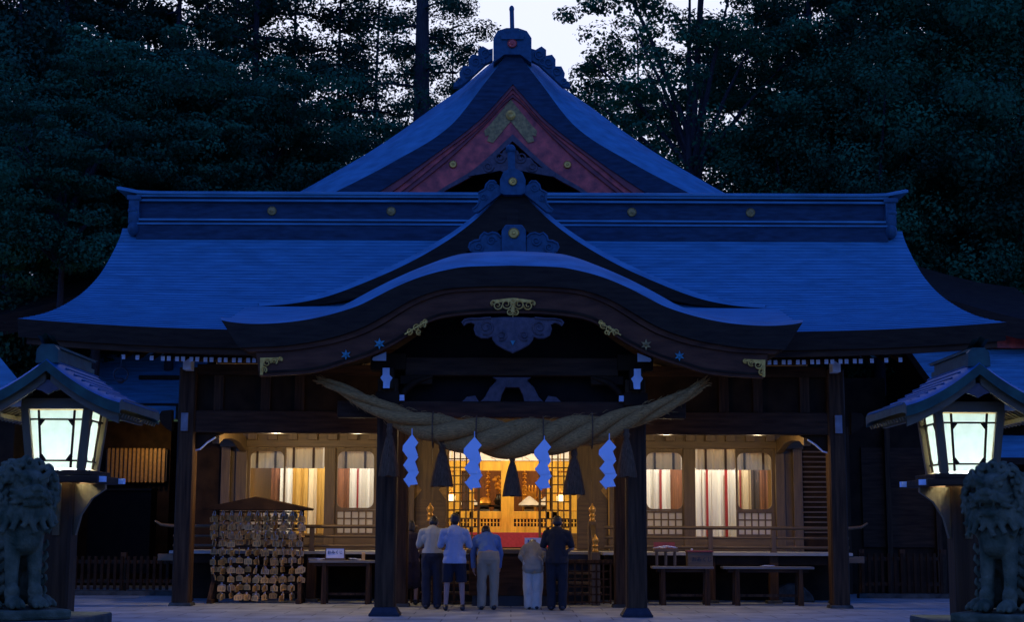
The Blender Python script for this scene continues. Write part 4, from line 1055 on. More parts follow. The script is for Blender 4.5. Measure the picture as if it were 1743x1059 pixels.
# tray stand
Y=TY+.05; x0,x1=Xs(1117,940,Y),Xs(1155,940,Y); xm=(x0+x1)/2; zz=Zs(933,Y)
t=thing('tray_stand',(xm,Y+.15,zR),'wooden tray stand heaped with folded white papers and a red backboard','tray stand')
for a in (x0+.04,xm,x1-.04):
    for b in (Y+.03,Y+.27):
        m=MB(); m.box(a-.015,a+.015,b-.015,b+.015,zR,zz-.05); m.build('leg',M['walnut'],t)
m=MB(); m.box(x0-.02,x1+.02,Y,Y+.3,zz-.07,zz-.01); m.build('tray',M['walnuth'],t,bevel=.005)
m=MB()
for k in range(40):
    u=rnd.uniform(-1,1); Mx=Matrix.Translation((xm+u*.2,Y+.04+rnd.random()*.2,zz+.0+.055*(1-abs(u))*rnd.random()))@Matrix.Rotation(rnd.random()*3,4,'Z')@Matrix.Rotation(rnd.uniform(-.4,.4),4,'X'); m.box(-.05,.05,-.015,.015,0,.008,Mx)
m.build('folded_papers',M['paper'],t)
m=MB(); m.box(x0+.0,x1-.02,Y+.30,Y+.33,zz-.01,Zs(923,Y)); m.build('backboard',M['reddark'],t)
# offertory box with a poster
Y=28.55; x0,x1=Xs(800,985,Y),Xs(941,985,Y); zt3=Zs(936,Y)
t=thing('offertory_box',((x0+x1)/2,Y+.35,0),'large dark wooden offertory box before the stair behind the worshippers','offertory box')
m=MB(); m.box(x0+.06,x1-.06,Y+.08,Y+.72,.0,.2); m.build('plinth',M['black'],t)
m=MB(); m.box(x0,x1,Y,Y+.78,.2,zt3-.08); m.build('box_body',M['woodh'],t,bevel=.012)
m=MB(); m.box(x0-.05,x1+.05,Y-.05,Y+.02,zt3-.08,zt3); m.box(x0-.05,x1+.05,Y+.76,Y+.83,zt3-.08,zt3); m.box(x0-.05,x0+.03,Y+.02,Y+.76,zt3-.08,zt3); m.box(x1-.03,x1+.05,Y+.02,Y+.76,zt3-.08,zt3)
m.build('rim',M['walnuth'],t,bevel=.008)
m=MB()
for k in range(9): m.bar((x0+.03,Y+.06+.08*k,zt3-.04),(x1-.03,Y+.06+.08*k,zt3-.04),.035,.035,(0,1,1))
m.build('slat',M['walnuth'],t)
Y=28.62; c=P(913,927,Y); a,b=Xs(894.5,927,Y),Xs(930,927,Y)
t=thing('poster_board',(c.x,Y,zt3),'white poster board of small figures standing on the offertory box','poster')
z0,z1=zt3+.002,Zs(917,Y)+.01
m=MB(); m.box(a,b,Y,Y+.02,z0,z1); m.build('board',M['paper'],t)
m=MB(); m.box(a-.012,b+.012,Y-.006,Y+.03,z0-.0,z0+.012); m.bar(((a+b)/2,Y+.02,z1-.05),((a+b)/2,Y+.14,z0),.02,.01); m.build('easel',M['walnut'],t)
for r in range(2):
    for k in range(3):
        m=MB(); x=a+(b-a)*(.18+.32*k); z=z1-.05-.10*r
        m.sphere((x,Y-.003,z),(.014,.003,.015),10,6); m.prism([(x-.018,z-.05),(x+.018,z-.05),(x+.013,z-.017),(x-.013,z-.017)],Y-.004,Y-.001)
        m.build('pictogram',M['blueink'] if (r,k)==(0,0) else M['ink'],t)
# rounded stone under the veranda at the right, hanging ring at the left eave
m=MB(); Y=30.6; pts=[(Xs(1312+78*i/16,1022,Y),Zs(1024-32*sin(pi*i/16)**.6,Y)) for i in range(17)]; m.prism(pts,Y,Y+.35); tag(m.build('rounded_stone',M['plinth'],bevel=.03),'low rounded stone slab under the right end of the veranda','stone')
Y=27.3; c=P(206,640,Y); t=thing('hanging_ring',tuple(c),'dark iron ring hanging on a chain under the left eave','ring')
m=MB(); m.tube([c+Vector((.13*sin(2*pi*k/24),0,.13*cos(2*pi*k/24))) for k in range(25)],.014,6,False); m.build('ring',M['iron'],t,smooth=60)
m=MB(); m.tube([c+Vector((0,0,.13)),c+Vector((0,0,.34))],.008,5); m.build('chain',M['iron'],t)
m=MB(); m.sphere(c+Vector((0,0,-.12)),(.07,.05,.05),8,6); m.build('weight',M['iron'],t)

# ================================================================== wooden lanterns
def make_lantern(X,Y):
    t=thing('wooden_lantern',(0,0,0),'','lantern','tall wooden lanterns before the hall')
    m=MB(); a=.115; ch=.02; oc=[(-a+ch,-a),(a-ch,-a),(a,-a+ch),(a,a-ch),(a-ch,a),(-a+ch,a),(-a,a-ch),(-a,-a+ch)]
    m.add([(p,q,z) for z in (.12,1.82) for p,q in oc],[(7,6,5,4,3,2,1,0),tuple(range(8,16))]+[(i,(i+1)%8,8+(i+1)%8,8+i) for i in range(8)]); m.build('post',M['woodv'],t)
    m=MB(); m.taper((0,0),.5,.5,0,.4,.4,.13); m.build('post_base',M['plinth'],t,bevel=.01)
    for k in range(4):
        R_=Matrix.Rotation(k*pi/2,4,'Z'); m=MB()
        pl=[(.10,1.38),(.13,1.38),(.17,1.55),(.25,1.68),(.36,1.76),(.36,1.80),(.10,1.80)]
        vs=[R_@Vector((x,y,z)) for y in (-.03,.03) for x,z in pl]; n=len(pl)
        m.add(vs,[tuple(range(n)),tuple(range(2*n-1,n-1,-1))]+[(i,i+n,(i+1)%n+n,(i+1)%n) for i in range(n)]); m.build('bracket',M['walnut'],t)
    m=MB(); ring=lambda o,i,a,b:(m.box(-o,o,-o,-i,a,b),m.box(-o,o,i,o,a,b),m.box(-o,-i,-i,i,a,b),m.box(i,o,-i,i,a,b)); ring(.39,.235,1.805,1.86); ring(.31,.20,1.862,1.905); m.box(-.25,.25,-.03,.03,1.872,1.90); m.build('platform',M['woodh'],t,bevel=.008)
    for sx in (-1,1):
        for sy in (-1,1):
            m=MB(); m.box(sx*.40-.035,sx*.40+.035,sy*.30-.03,sy*.30+.03,1.81,1.855); m.build('platform_end',M['white'],t)
    z0,z1,b0,b1=1.91,2.41,.205,.255
    def pos(u,v,off=0): h=b0+(b1-b0)*v; return (u*h,-(h+off),z0+(z1-z0)*v)
    for k in range(4):
        R_=Matrix.Rotation(k*pi/2,4,'Z'); Mx=lambda p:R_@Vector(p)
        m=MB(); m.bar(Mx(pos(1,0)),Mx(pos(1,1)),.062,.062,(0,1,0)); m.build('corner_post',M['walnut'],t)
        m=MB(); m.add([Mx(pos(u,v,o)) for o in (-.012,-.008) for u,v in ((-.93,.03),(.93,.03),(.93,.97),(-.93,.97))],[(0,1,2,3),(7,6,5,4),(0,4,5,1),(1,5,6,2),(2,6,7,3),(3,7,4,0)]); m.build('frosted_pane',M['frosted'],t)
        m=MB()
        for u in (-.58,.58): m.bar(Mx(pos(u,.03,.002)),Mx(pos(u,.97,.002)),.016,.016,R_@Vector((0,1,0)))
        for v in (.15,.82): m.bar(Mx(pos(-.93,v,.0)),Mx(pos(.93,v,.0)),.014,.014)
        for su in (-1,1):
            for (v,s) in ((.15,1),(.82,-1)):
                m.bar(Mx(pos(su*.44,v,.003)),Mx(pos(su*.58,v+s*.085,.003)),.03,.012,R_@Vector((0,1,0)))
        m.build('lattice',M['wood'],t)
        m=MB(); h=b1+.02; m.bar(Mx((-h,-h,z1+.035)),Mx((h,-h,z1+.035)),.07,.085); m.build('head_rail',M['walnuth'],t)
    for sx in (-1,1):
        for sy in (-1,1):
            m=MB(); m.box(sx*.33-.05,sx*.33+.05,sy*.27-.032,sy*.27+.032,2.42,2.485); m.build('rail_end',M['white'],t)
    # roof
    yf,yb,hwid=-.60,.78,.60
    zc=lambda u:2.80-.36*(1.4*u-.40*u*u)
    nu=14; US=[i/nu for i in range(nu+1)]
    m=MB(); 
    ys=[yf,yf+.05,yf+.18,yb-.18,yb-.05,yb]; dz=[-.03,0,.012,.012,0,-.03]
    rows=[[Vector((s*u*hwid,y,zc(u)+d+(.02*(u**4)))) for s,u in ([(-1,u) for u in reversed(US)]+[(1,u) for u in US[1:]])] for y,d in zip(ys,dz)]
    m.grid(rows)
    low=[[v+Vector((0,.012 if r==0 else -.012,-.085)) for v in rows[r]] for r in (0,5)]
    m.m=1; m.grid([low[0],rows[0]]); m.grid([low[1],rows[5]],flip=True)
    lowi=[[v+Vector((0,0,-.085)) for v in r] for r in rows]; lowi[0]=low[0]; lowi[5]=low[1]
    m.grid(lowi,flip=True)
    for k in (0,-1): m.grid([[r[k] for r in lowi],[r[k] for r in rows]],flip=(k==0))
    roof=m.build('roof',[M['copper_light'],M['copper_green']],t,smooth=40)
    m=MB()
    for u in [i/9 for i in range(10)]:
        for s in (-1,1): m.tube([Vector((s*u*hwid,y,zc(u)+.015)) for y in (yf+.1,yb-.1)],.008,5)
    m.build('roof_seam',M['copper_light'],roof)
    m=MB()
    for s in (-1,1):
        pt=[Vector((s*(.02+.56*i/8),0,zc((.02+.56*i/8)/hwid)-.088)) for i in range(9)]
        for y0 in (yf+.07,):
            m.grid([[p+Vector((0,y0,-.09)) for p in pt],[p+Vector((0,y0,0)) for p in pt]],flip=(s<0)); m.grid([[p+Vector((0,y0+.035,-.09)) for p in pt],[p+Vector((0,y0+.035,0)) for p in pt]],flip=(s>0)); m.grid([[p+Vector((0,y0+.035,-.09)) for p in pt],[p+Vector((0,y0,-.09)) for p in pt]],flip=(s<0))
    m.build('verge_board',M['walnuth'],t)
    for k in range(28):
        y=yf+.14+(k//2)*.092; m=MB()
        for s in ((-1,1)[k%2],): m.bar((s*.20,y,zc(.20/hwid)-.115),(s*.57,y,zc(.57/hwid)-.11),.028,.032)
        m.build('rafter',M['walnuth'],t)
    for s in (-1,1):
        m=MB(); m.box(s*.46-.018,s*.46+.018,yf+.1,yb-.1,zc(.46/hwid)-.165,zc(.46/hwid)-.13); m.build('purlin',M['walnuth'],t)
        m=MB(); m.prism([(-.42,2.49),(.42,2.49),(0,2.73)],s*.245-.01,s*.245+.01); m.build('gable_board',M['wood'],t)
    m=MB(); m.prism([(0,2.50),(.05,2.53),(.13,2.55),(.10,2.59),(.0,2.62),(-.10,2.59),(-.13,2.55),(-.05,2.53)],-.52,-.49); m.build('gable_pendant',M['carved'],t)
    m=MB(); m.box(-.06,.06,yf+.10,yb-.2,2.775,2.815); m.box(-.035,.035,yf+.11,yb-.21,2.815,2.88); m.box(-.06,.06,yf+.06,yb-.16,2.88,2.90)
    m.grid([[Vector((s,y,2.90+e)) for y,e in ((yf-.04,.06),(yf+.12,.0),(yb-.24,0),(yb-.1,.0))] for s in (-.065,-.035)]+[[Vector((s,y,2.925+e)) for y,e in ((yf-.04,.06),(yf+.12,.0),(yb-.24,0),(yb-.1,.0))] for s in (0,)]+[[Vector((s,y,2.90+e)) for y,e in ((yf-.04,.06),(yf+.12,.0),(yb-.24,0),(yb-.1,.0))] for s in (.035,.065)],flip=True)
    m.prism([(-.09,2.75),(.09,2.75),(.085,2.86),(.05,2.90),(-.05,2.90),(-.085,2.86)],yf+.02,yf+.09)
    m.build('roof_ridge',M['copper_green'],roof,smooth=30)
    m=MB(); m.sphere((0,-.09,1.965),(.026,.026,.026),12,8); m.tube([(0,-.09,1.905),(0,-.09,1.95)],.012,8); m.build('bulb',M['bulb'],t,smooth=60)
    point_light('lantern_light',(0,-.05,2.03),LANT_W,(.86,1,.90),.05,t)
    t.location=(X,Y,0); return t
M['bulb']=make_glow('lit_bulb',(.9,1,.92),20)
lan=make_lantern(-3.72,12.5); lan['label']='lit wooden lantern with a copper roof beside the left stone lion dog'
lb=copy_tree(lan); lb.location=(3.74,12.5,0); lb['label']='lit wooden lantern with a copper roof beside the right stone lion dog'

# ================================================================== stone lion dogs
def lion(X,Y,rot,open_mouth,label):
    m=MB(); E=lambda c,r,Mx=None:m.sphere(c,r,14,10,Mx)
    E((0,.42,.27),(.24,.27,.27)); m.cap((0,.36,.40),(0,.0,.62),.24,.21); E((0,-.10,.55),(.175,.16,.17)); E((0,-.16,.50),(.13,.10,.10))
    for s in (-1,1):
        m.cap((s*.09,-.10,.52),(s*.10,-.12,.28),.078,.060); m.cap((s*.10,-.12,.28),(s*.10,-.15,.07),.057,.054); E((s*.10,-.205,.05),(.068,.115,.052)); m.cap((s*.10,-.16,.12),(s*.10,-.17,.13),.068,.060)
        for k in (-1,0,1): m.cap((s*.10+k*.042,-.265,.05),(s*.10+k*.046,-.315,.028),.027,.022)
        E((s*.20,.30,.21),(.12,.23,.20)); E((s*.235,.02,.05),(.075,.15,.052)); 
        for k in (-1,0,1): m.cap((s*.235+k*.045,-.08,.045),(s*.235+k*.05,-.14,.028),.028,.022)
        for k in range(5):                         # fur hooks behind the foreleg
            z=.46-.085*k; m.tube([(s*.11,-.03,z+.03),(s*.16,-.02,z),(s*.205,-.03,z-.02),(s*.23,-.05,z+.01),(s*.22,-.065,z+.04)],[.036,.034,.03,.023,.012],8)
        # ear
        m.cap((s*.125,-.05,.985),(s*.165,-.05,1.055),.05,.018); 
    T=Matrix.Translation((0,0,0))
    E((0,-.13,.87),(.165,.17,.155)); E((0,-.17,.93),(.14,.12,.09))
    m.box(-.105,.105,-.335,-.15,.80,.875); E((0,-.30,.845),(.115,.06,.055)); E((0,-.345,.875),(.055,.035,.032))
    for s in (-1,1): E((s*.035,-.36,.865),(.022,.022,.02)); E((s*.075,-.275,.935),(.055,.045,.03)); E((s*.07,-.285,.905),(.028,.025,.022)); E((s*.11,-.26,.83),(.04,.07,.045))
    if open_mouth: m.box(-.085,.085,-.30,-.15,.70,.745); E((0,-.27,.72),(.09,.06,.035)); E((0,-.2,.755),(.05,.09,.02))
    else: m.box(-.09,.09,-.32,-.15,.745,.785); E((0,-.29,.765),(.095,.05,.032))
    E((0,.00,.80),(.265,.21,.235))
    r=random.Random(5)
    def curl(c,n,R_,sg):
        n=Vector(n).normalized(); u=n.orthogonal().normalized(); w_=n.cross(u); pts=[];rr=[]
        a0=r.random()*6
        for i in range(15):
            t=i/14; a=a0+sg*t*7.5; q=R_*(1-.82*t); pts.append(Vector(c)+u*cos(a)*q+w_*sin(a)*q+n*(.022+.055*t)); rr.append(.029-.012*t)
        m.tube(pts,rr,7)
    for i in range(54):                            # mane curls over the back and sides
        th=r.uniform(0,2*pi); ph=r.uniform(-.9,1.25)
        n=Vector((cos(th)*cos(ph),sin(th)*cos(ph),sin(ph)))
        if n.y<-.6 and n.z>-.4: continue
        c=Vector((0,.0,.80))+Vector((n.x*.265,n.y*.21,n.z*.235)); curl(c,n,r.uniform(.05,.075),r.choice((-1,1)))
    for i in range(13):                            # ring of curls framing the face
        a=RAD(-35+250*i/12); c=Vector((.225*cos(a),-.10-.03*abs(sin(a*2)),.855+.185*sin(a))); curl(c,(cos(a)*.55,-.8,sin(a)*.45),.052 if i%2 else .062,1 if cos(a)>0 else -1)
    for i in range(15):                            # wavy beard and chest locks of unequal length
        a=-1.35+2.7*i/14; x=.23*sin(a); y=-.07-.185*cos(a); L_=.10+.085*((i*7)%5)/4; w_=.03*(1 if i%2 else -1)
        m.tube([(x*.75,y*.78,.775),(x*.95+w_*.4,y*.98-.01,.74),(x*1.05-w_*.4,y*1.04-.012,.74-L_*.5),(x*1.05+w_,y*1.02-.02,.74-L_),(x*1.05+w_*1.9,y*1.0-.035,.74-L_+.012)],[.034,.036,.031,.024,.009],8)
    for s in (-1,1):                               # flame brows, cheek whiskers, hollow eyes, fangs
        m.tube([(s*.03,-.30,.935),(s*.08,-.305,.96),(s*.13,-.26,.985),(s*.16,-.21,1.03)],[.022,.03,.026,.008],7)
        for k in range(3): m.tube([(s*.10,-.29,.85-.03*k),(s*.15,-.27,.845-.035*k),(s*.19,-.23,.87-.05*k)],[.02,.022,.008],6)
        E((s*.068,-.298,.912),(.024,.02,.022)); m.cap((s*.06,-.335,.795),(s*.06,-.34,.765),.012,.006,6)
        m.tube([(s*.03,-.36,.83),(s*.08,-.345,.815),(s*.11,-.30,.80)],[.018,.018,.012],6)
    m.tube([(0,.62,.10),(0,.70,.3),(0,.68,.55),(.02,.60,.8)],[.09,.14,.13,.03],10)
    for s in (-1,1): m.tube([(s*.05,.66,.15),(s*.16,.70,.3),(s*.15,.66,.5),(s*.20,.6,.6)],[.06,.08,.06,.015],8)
    t=thing('stone_lion_dog',(0,0,0),label,'stone statue','stone lion dogs')
    body=skin('body',m,M['stone'],t,.0068,1)
    d=MB(); d.box(-.34,.34,-.40,.80,-.07,-.0); d.build('foot_slab',M['stone'],t,bevel=.02)
    t.location=(X,Y,.86); t.scale=(.83,.94,.985); t.rotation_euler=(0,0,rot)
    return t
KY=11.0
lion(-3.60,KY+.1,RAD(36),False,'mossy stone lion dog with closed mouth on the left plinth'); lion(3.60,KY+.1,RAD(-36),True,'mossy stone lion dog with open mouth on the right plinth')
for sg,s in ((-1,'left'),(1,'right')):
    x=sg*3.62; t=thing('stone_plinth',(x,KY+.3,0),'tall rough granite plinth under the %s lion dog'%('closed mouthed' if sg<0 else 'open mouthed'),'plinth','granite plinths of the lion dogs')
    m=MB(); m.box(x-.52,x+.52,KY-.50,KY+1.1,0,.22); m.build('base_step',M['plinth'],t,bevel=.02)
    m=MB(); m.taper((x,KY+.3),1.0,1.5,.222,.92,1.36,.67); m.build('pedestal',M['plinth'],t,bevel=.02)
    m=MB(); m.box(x-.49,x+.49,KY-.42,KY+1.0,.672,.79); m.build('cap_stone',M['plinth'],t,bevel=.02)
# ================================================================== worshippers (seen from behind, facing the hall)
def person(px,Y,h,bow,nod,arms,spec,label):
    """bow: torso lean, nod: extra head lean (degrees); arms: 'pray','front','side','low'"""
    s=h/1.72
    hip=Vector((0,0,.93))
    Rb=Matrix.Rotation(RAD(-bow),4,'X'); Rn=Matrix.Rotation(RAD(-nod),4,'X')
    hipx=Vector((0,-.10*sin(RAD(bow)),0))
    def T(p): return hip+hipx+(Rb@(Vector(p)-hip))
    neck=Vector((0,-.01,1.44))
    def Hd(p): return T(neck+(Rn@(Vector(p)-neck)))
    fem=spec.get('fem',False); sw=.165 if fem else .195; hw=.105; wide=spec.get('wide',1.0)
    lean=lambda z:hipx*min(1,max(0,z/.93))
    legs=[]
    for sx in (-1,1):
        st=spec.get('stance',.10); A=Vector((sx*st,0,.08)); K=Vector((sx*(st*.5+.055),.0,.49))+hipx*.5; H=Vector((sx*.095,0,.90))+hipx; legs.append((H,K,A))
    am=[]
    for sx in (-1,1):
        S=T((sx*sw,0,1.385))
        if arms=='pray': Eb=T((sx*(sw+.07),.06,1.12)); Wr=T((sx*.03,.27,1.24))
        elif arms=='front': Eb=T((sx*(sw+.075),.03,1.12)); Wr=T((sx*.06,.23,1.0))
        elif arms=='low': Eb=T((sx*(sw+.06),.02,1.12)); Wr=T((sx*.10,.17,.90))
        else: Eb=S+Vector((sx*.05,.03,-.27)); Wr=S+Vector((sx*.035,.03,-.52)); 
        am.append((S,Eb,Wr,sx))
    t=thing('person',(0,0,0),label,'person','worshippers before the offertory box')
    # one continuous body
    m=MB(); C=m.cap
    def Ell(c,r,n=12): m.sphere(c,r,n,9,(Rb@Rn).to_3x3())
    Ell(Hd((0,.012,1.60)),(.074,.092,.108)); Ell(Hd((0,.045,1.545)),(.055,.06,.065)); C(Hd((0,.0,1.49)),T((0,-.01,1.38)),.055,.062)
    m.cap(Hd((0,.10,1.59)),Hd((0,.118,1.565)),.012,.016); m.cap(Hd((-.022,.097,1.53)),Hd((.022,.097,1.53)),.009,.009)
    for sx in (-1,1): m.sphere(Hd((sx*.078,.0,1.595)),(.012,.022,.032),8,6); m.cap(Hd((sx*.03,.092,1.625)),Hd((sx*.05,.08,1.622)),.012,.010)
    C(T((0,.0,1.36)),T((0,0,1.16)),.13*wide,.125*wide); C(T((0,0,1.16)),T((0,0,.95)),.12*wide,.135*wide); C(T((-sw*.75,0,1.36)),T((sw*.75,0,1.36)),.075,.075)
    for (H,K,A) in legs: C(H,K,.085,.058); C(K,A,.056,.036); m.cap(A+Vector((0,-.02,-.035)),A+Vector((0,.15,-.05)),.036,.028)
    for (S,Eb,Wr,sx) in am:
        C(S,Eb,.05,.041); C(Eb,Wr,.040,.027)
        d=(Wr-Eb).normalized(); side=Vector((0,0,1)) if abs(d.z)<.8 else Vector((0,1,0)); side=(side-d*side.dot(d)).normalized(); nrm=d.cross(side)
        Pm=Wr+d*.05; m.cap(Wr+side*.014,Pm+side*.022,.024,.022); m.cap(Wr-side*.014,Pm-side*.022,.024,.022)
        curl=Vector((-sx,0,0)); curl=(curl-d*curl.dot(d)); curl=curl.normalized() if curl.length>.1 else nrm
        for k,L_ in ((-1.5,.062),(-.5,.078),(.5,.074),(1.5,.058)):
            b0=Pm+side*k*.017+d*.018; b1=b0+d*L_*.5+curl*.008; b2=b1+d*L_*.42+curl*.028
            m.cap(b0,b1,.0088,.0082,7); m.cap(b1,b2,.0082,.0068,7)
        b0=Wr+side*.03+d*.015; b1=b0+side*.024+d*.026+curl*.01; m.cap(b0,b1,.0105,.0095,7); m.cap(b1,b1+d*.032+curl*.012,.0095,.0075,7)
    skin('body',m,M['skin'],t,.0075,2)
    for sx in (-1,1): e=MB(); e.sphere(Hd((sx*.034,.094,1.602)),.010,8,6); e.build('eye',M['black'],t,smooth=60)
    # hair
    m=MB(); 
    m.sphere(Hd((0,-.012,1.632)),(.084,.098,.092),14,10,(Rb@Rn).to_3x3()); m.sphere(Hd((0,-.035,1.585)),(.079,.072,.085),12,9,(Rb@Rn).to_3x3())
    if fem: m.sphere(Hd((0,-.045,1.535)),(.075,.06,.09),12,9,(Rb@Rn).to_3x3())
    skin('hair',m,spec.get('hair',M['hair']),t,.011,2,.003,25)
    # shirt or dress
    m=MB(); g=.018
    tp=spec.get('top_bottom',.86)
    m.cap(T((0,0,1.345)),T((0,0,1.15)),.145*wide+g,.135*wide+g); m.cap(T((0,0,1.15)),T((0,0,spec['hem'] if 'hem' in spec and 'waist' not in spec and 'tunic' not in spec else max(tp+.10,.93))),.135*wide+g,.142*wide+g)
    m.cap(T((-sw*.78,-.005,1.375)),T((sw*.78,-.005,1.375)),.078+g*.5,.078+g*.5); m.cap(T((-sw*.5,0,1.26)),T((sw*.5,0,1.26)),.12,.12); m.cap(T((-sw*.42,0,1.0)),T((sw*.42,0,1.0)),.118*wide,.118*wide)
    if 'hem' in spec and 'waist' not in spec and 'tunic' not in spec: m.cap(T((-.06,0,spec['hem']+.03)),T((.06,0,spec['hem']+.03)),.158,.158)
    m.cap(T((0,-.012,1.41)),T((0,-.012,1.455)),.066,.058)
    for (S,Eb,Wr,sx) in am:
        f=spec.get('sleeve',.7); 
        if f<=1: m.cap(S,S.lerp(Eb,f),.064,.066)
        else: m.cap(S,Eb,.064,.056); m.cap(Eb,Eb.lerp(Wr,.9),.054,.044)
    if 'dress' in spec:
        z1=spec['dress']; m.cap(T((0,0,1.0)),Vector((0,0,.86))+hipx,.15,.165); 
        m.cap(Vector((-.05,0,.84))+hipx,Vector((-.075,0,z1+.1)),.13,.135); m.cap(Vector((.05,0,.84))+hipx,Vector((.075,0,z1+.1)),.13,.135)
    if 'tunic' in spec:
        m.cap(Vector((-.05,0,.90))+hipx,Vector((.05,0,.90))+hipx,.145,.145); m.cap(Vector((-.07,0,.80))+hipx,Vector((.07,0,.80))+hipx,.15,.15); m.cap(Vector((-.05,0,.86))+hipx,Vector((-.06,0,spec['tunic'])),.125,.125); m.cap(Vector((.05,0,.86))+hipx,Vector((.06,0,spec['tunic'])),.125,.125)
    sh=skin('shirt' if 'dress' not in spec else 'dress',m,spec['top'],t,.014,3,.014,9)
    hem=spec.get('hem')
    if hem:
        for v in sh.data.vertices:
            if v.co.z<hem: v.co.z=hem-.02*(hem-v.co.z)
    if 'pants' in spec:
        m=MB(); fl=spec.get('flare',1.0); ln=spec.get('plen',1.0)
        m.cap(Vector((-.055,0,.905))+hipx,Vector((.055,0,.905))+hipx,.132*wide,.132*wide); m.cap(T((-.04,0,.96)),T((.04,0,.96)),spec.get('seat',.128)*wide,spec.get('seat',.128)*wide)
        for (H,K,A) in legs:
            if ln>=1: m.cap(H,K,.112*wide,.088*fl); m.cap(K,A+Vector((0,0,.0)),.088*fl,.078*fl)
            else: m.cap(H,H.lerp(K,ln*1.0),.112*wide,.088*fl)
        pn=skin('shorts' if ln<1 else 'trousers',m,spec['pants'],t,.014,3,.013,10); wt=spec.get('waist')
        for v in pn.data.vertices:
            if wt and v.co.z>wt: v.co.z=wt+.02*(v.co.z-wt)
            if ln<1 and v.co.z<.50: v.co.z=.50-.02*(.50-v.co.z)
    for (H,K,A) in legs:
        m=MB(); b=A+Vector((0,0,-.08)); m.cap(b+Vector((0,-.05,.045)),b+Vector((0,.13,.036)),.044,.036); m.cap(b+Vector((0,-.04,.06)),b+Vector((0,.0,.09)),.042,.04)
        for v in m.v:
            if v.z<.004: v.z=.004
        m.build('shoe',spec.get('shoes',M['black']),t,smooth=60)
    t.scale=(s,s,s); t.location=(Xs(px,1020,Y),Y,0); t.rotation_euler=(0,0,RAD(spec.get('turn',0)))
    return t
cW=cloth('cream_cotton',(.50,.47,.34)); cLB=cloth('pale_blue_cotton',(.36,.42,.52)); cB=cloth('mid_blue_cotton',(.10,.20,.42)); cK=cloth('khaki_twill',(.38,.30,.17)); cBe=cloth('beige_knit',(.36,.31,.20)); cPa=cloth('pale_linen',(.62,.57,.42))
cBl=cloth('black_cotton',(.016,.016,.018)); cNv=cloth('navy_cotton',(.014,.014,.02)); cDk=cloth('dark_wool',(.022,.022,.028)); cPu=cloth('navy_dress_cloth',(.026,.017,.03))
person(701,28.95,1.60,3,12,'low',dict(fem=True,top=cPu,dress=.35,sleeve=.75,wide=.95,turn=14),'woman in a dark navy dress half hidden behind the inner left porch column')
person(737,27.6,1.72,7,38,'pray',dict(top=cW,pants=cDk,sleeve=.8,wide=1.0,turn=-4,waist=1.0,hem=.97,seat=.165),'man in a cream short sleeved shirt with bowed head and dark trousers')
person(775,27.0,1.72,1,8,'pray',dict(top=cLB,pants=cNv,plen=1.0-.02,sleeve=.85,wide=1.04,top_bottom=.78,hem=.83,flare=1.12,stance=.15,seat=.12),'man in a pale blue polo shirt and dark knee shorts')
person(832,27.3,1.74,47,8,'side',dict(top=cB,pants=cK,sleeve=1.2,wide=1.06,stance=.11,turn=6,top_bottom=.95,waist=1.03,seat=.155),'man in a blue shirt and khaki trousers bowing deeply')
person(909,27.5,1.60,58,20,'front',dict(fem=True,top=cBe,pants=cPa,hair=M['hairbrown'],sleeve=1.3,flare=1.25,stance=.075,tunic=.76,hem=.70),'woman in a beige top and pale trousers bowing below the poster')
person(950,27.2,1.70,5,22,'front',dict(top=cBl,pants=cBl,sleeve=.8,wide=1.08,turn=-7,top_bottom=.80,hem=.84,seat=.12),'man dressed all in black standing at the right end of the worshippers')

# ================================================================== buildings at the sides and behind
def sloped_roof(name,parent,x0,x1,Ya,za,Yb,zb,th=.25,mt='copper',n=16):
    m=MB(); rows=[]
    for i in range(n):
        for t,dz in ((i/n,.012),((i+.97)/n,0)):
            y=Ya+(Yb-Ya)*t; z=za+(zb-za)*(.7*t+.3*t*t)+dz; rows.append([Vector((x,y,z)) for x in (x0,(x0+x1)/2,x1)])
    m.grid(rows); m.m=1
    lo=[v+Vector((0,.05,-th)) for v in rows[0]]; hi=[v+Vector((0,0,-th)) for v in rows[-1]]
    m.grid([lo,rows[0]]); m.grid([lo,hi],flip=True)
    for k in (0,2): m.add([lo[k],rows[0][k],rows[-1][k],hi[k]],[(0,1,2,3)])
    m.grid([rows[-1],[Vector((v.x,2*Yb-Ya,za)) for v in rows[-1]]])
    return m.build(name,[M[mt],M['copper_edge']],parent,smooth=30)
# left corridor building
b=thing('corridor_building',(-9.5,38,0),'low dark timber building with a blue copper roof beyond the left corner column','building')
xl,xr=-11.6,Xs(306,690,37)
sloped_roof('roof',b,xl,xr,37,Zs(690,37),41,Zs(606,41),.22)
m=MB(); m.box(xl,xr+.1,36.2,37.0,Zs(716,36.2),Zs(698,37)); m.build('lower_roof',M['copper'],b,bevel=.01)
m=MB(); m.box(xl,xr-.4,38.0,43,0,Zs(700,38)); m.build('wall',M['wood'],b)
m=MB(); m.box(Xs(180,790,37.8),Xs(284,790,37.8),37.86,37.9,Zs(822,37.8),Zs(768,37.8)); o=m.build('slatted_window',M['walnut'],b)
for k in range(14):
    m=MB(); x=Xs(186+k*7.2,790,37.8); m.box(x-.03,x+.03,37.78,37.84,Zs(824,37.8),Zs(766,37.8)); m.build('slat',M['ema2'],o)
m=MB(); m.box(Xs(150,880,36),Xs(258,880,36),36,36.6,.35,Zs(838,36)); o=m.build('dark_panel',M['soffit'],b,bevel=.02)
m=MB(); m.box(Xs(148,838,36),Xs(260,838,36),35.95,36.65,Zs(838,36)+.001,Zs(838,36)+.05); m.build('panel_cap',M['woodh'],o)
point_light('passage_light',(Xs(250,790,36.8),36.9,Zs(760,36.8)),14,(1,.72,.3),.1)
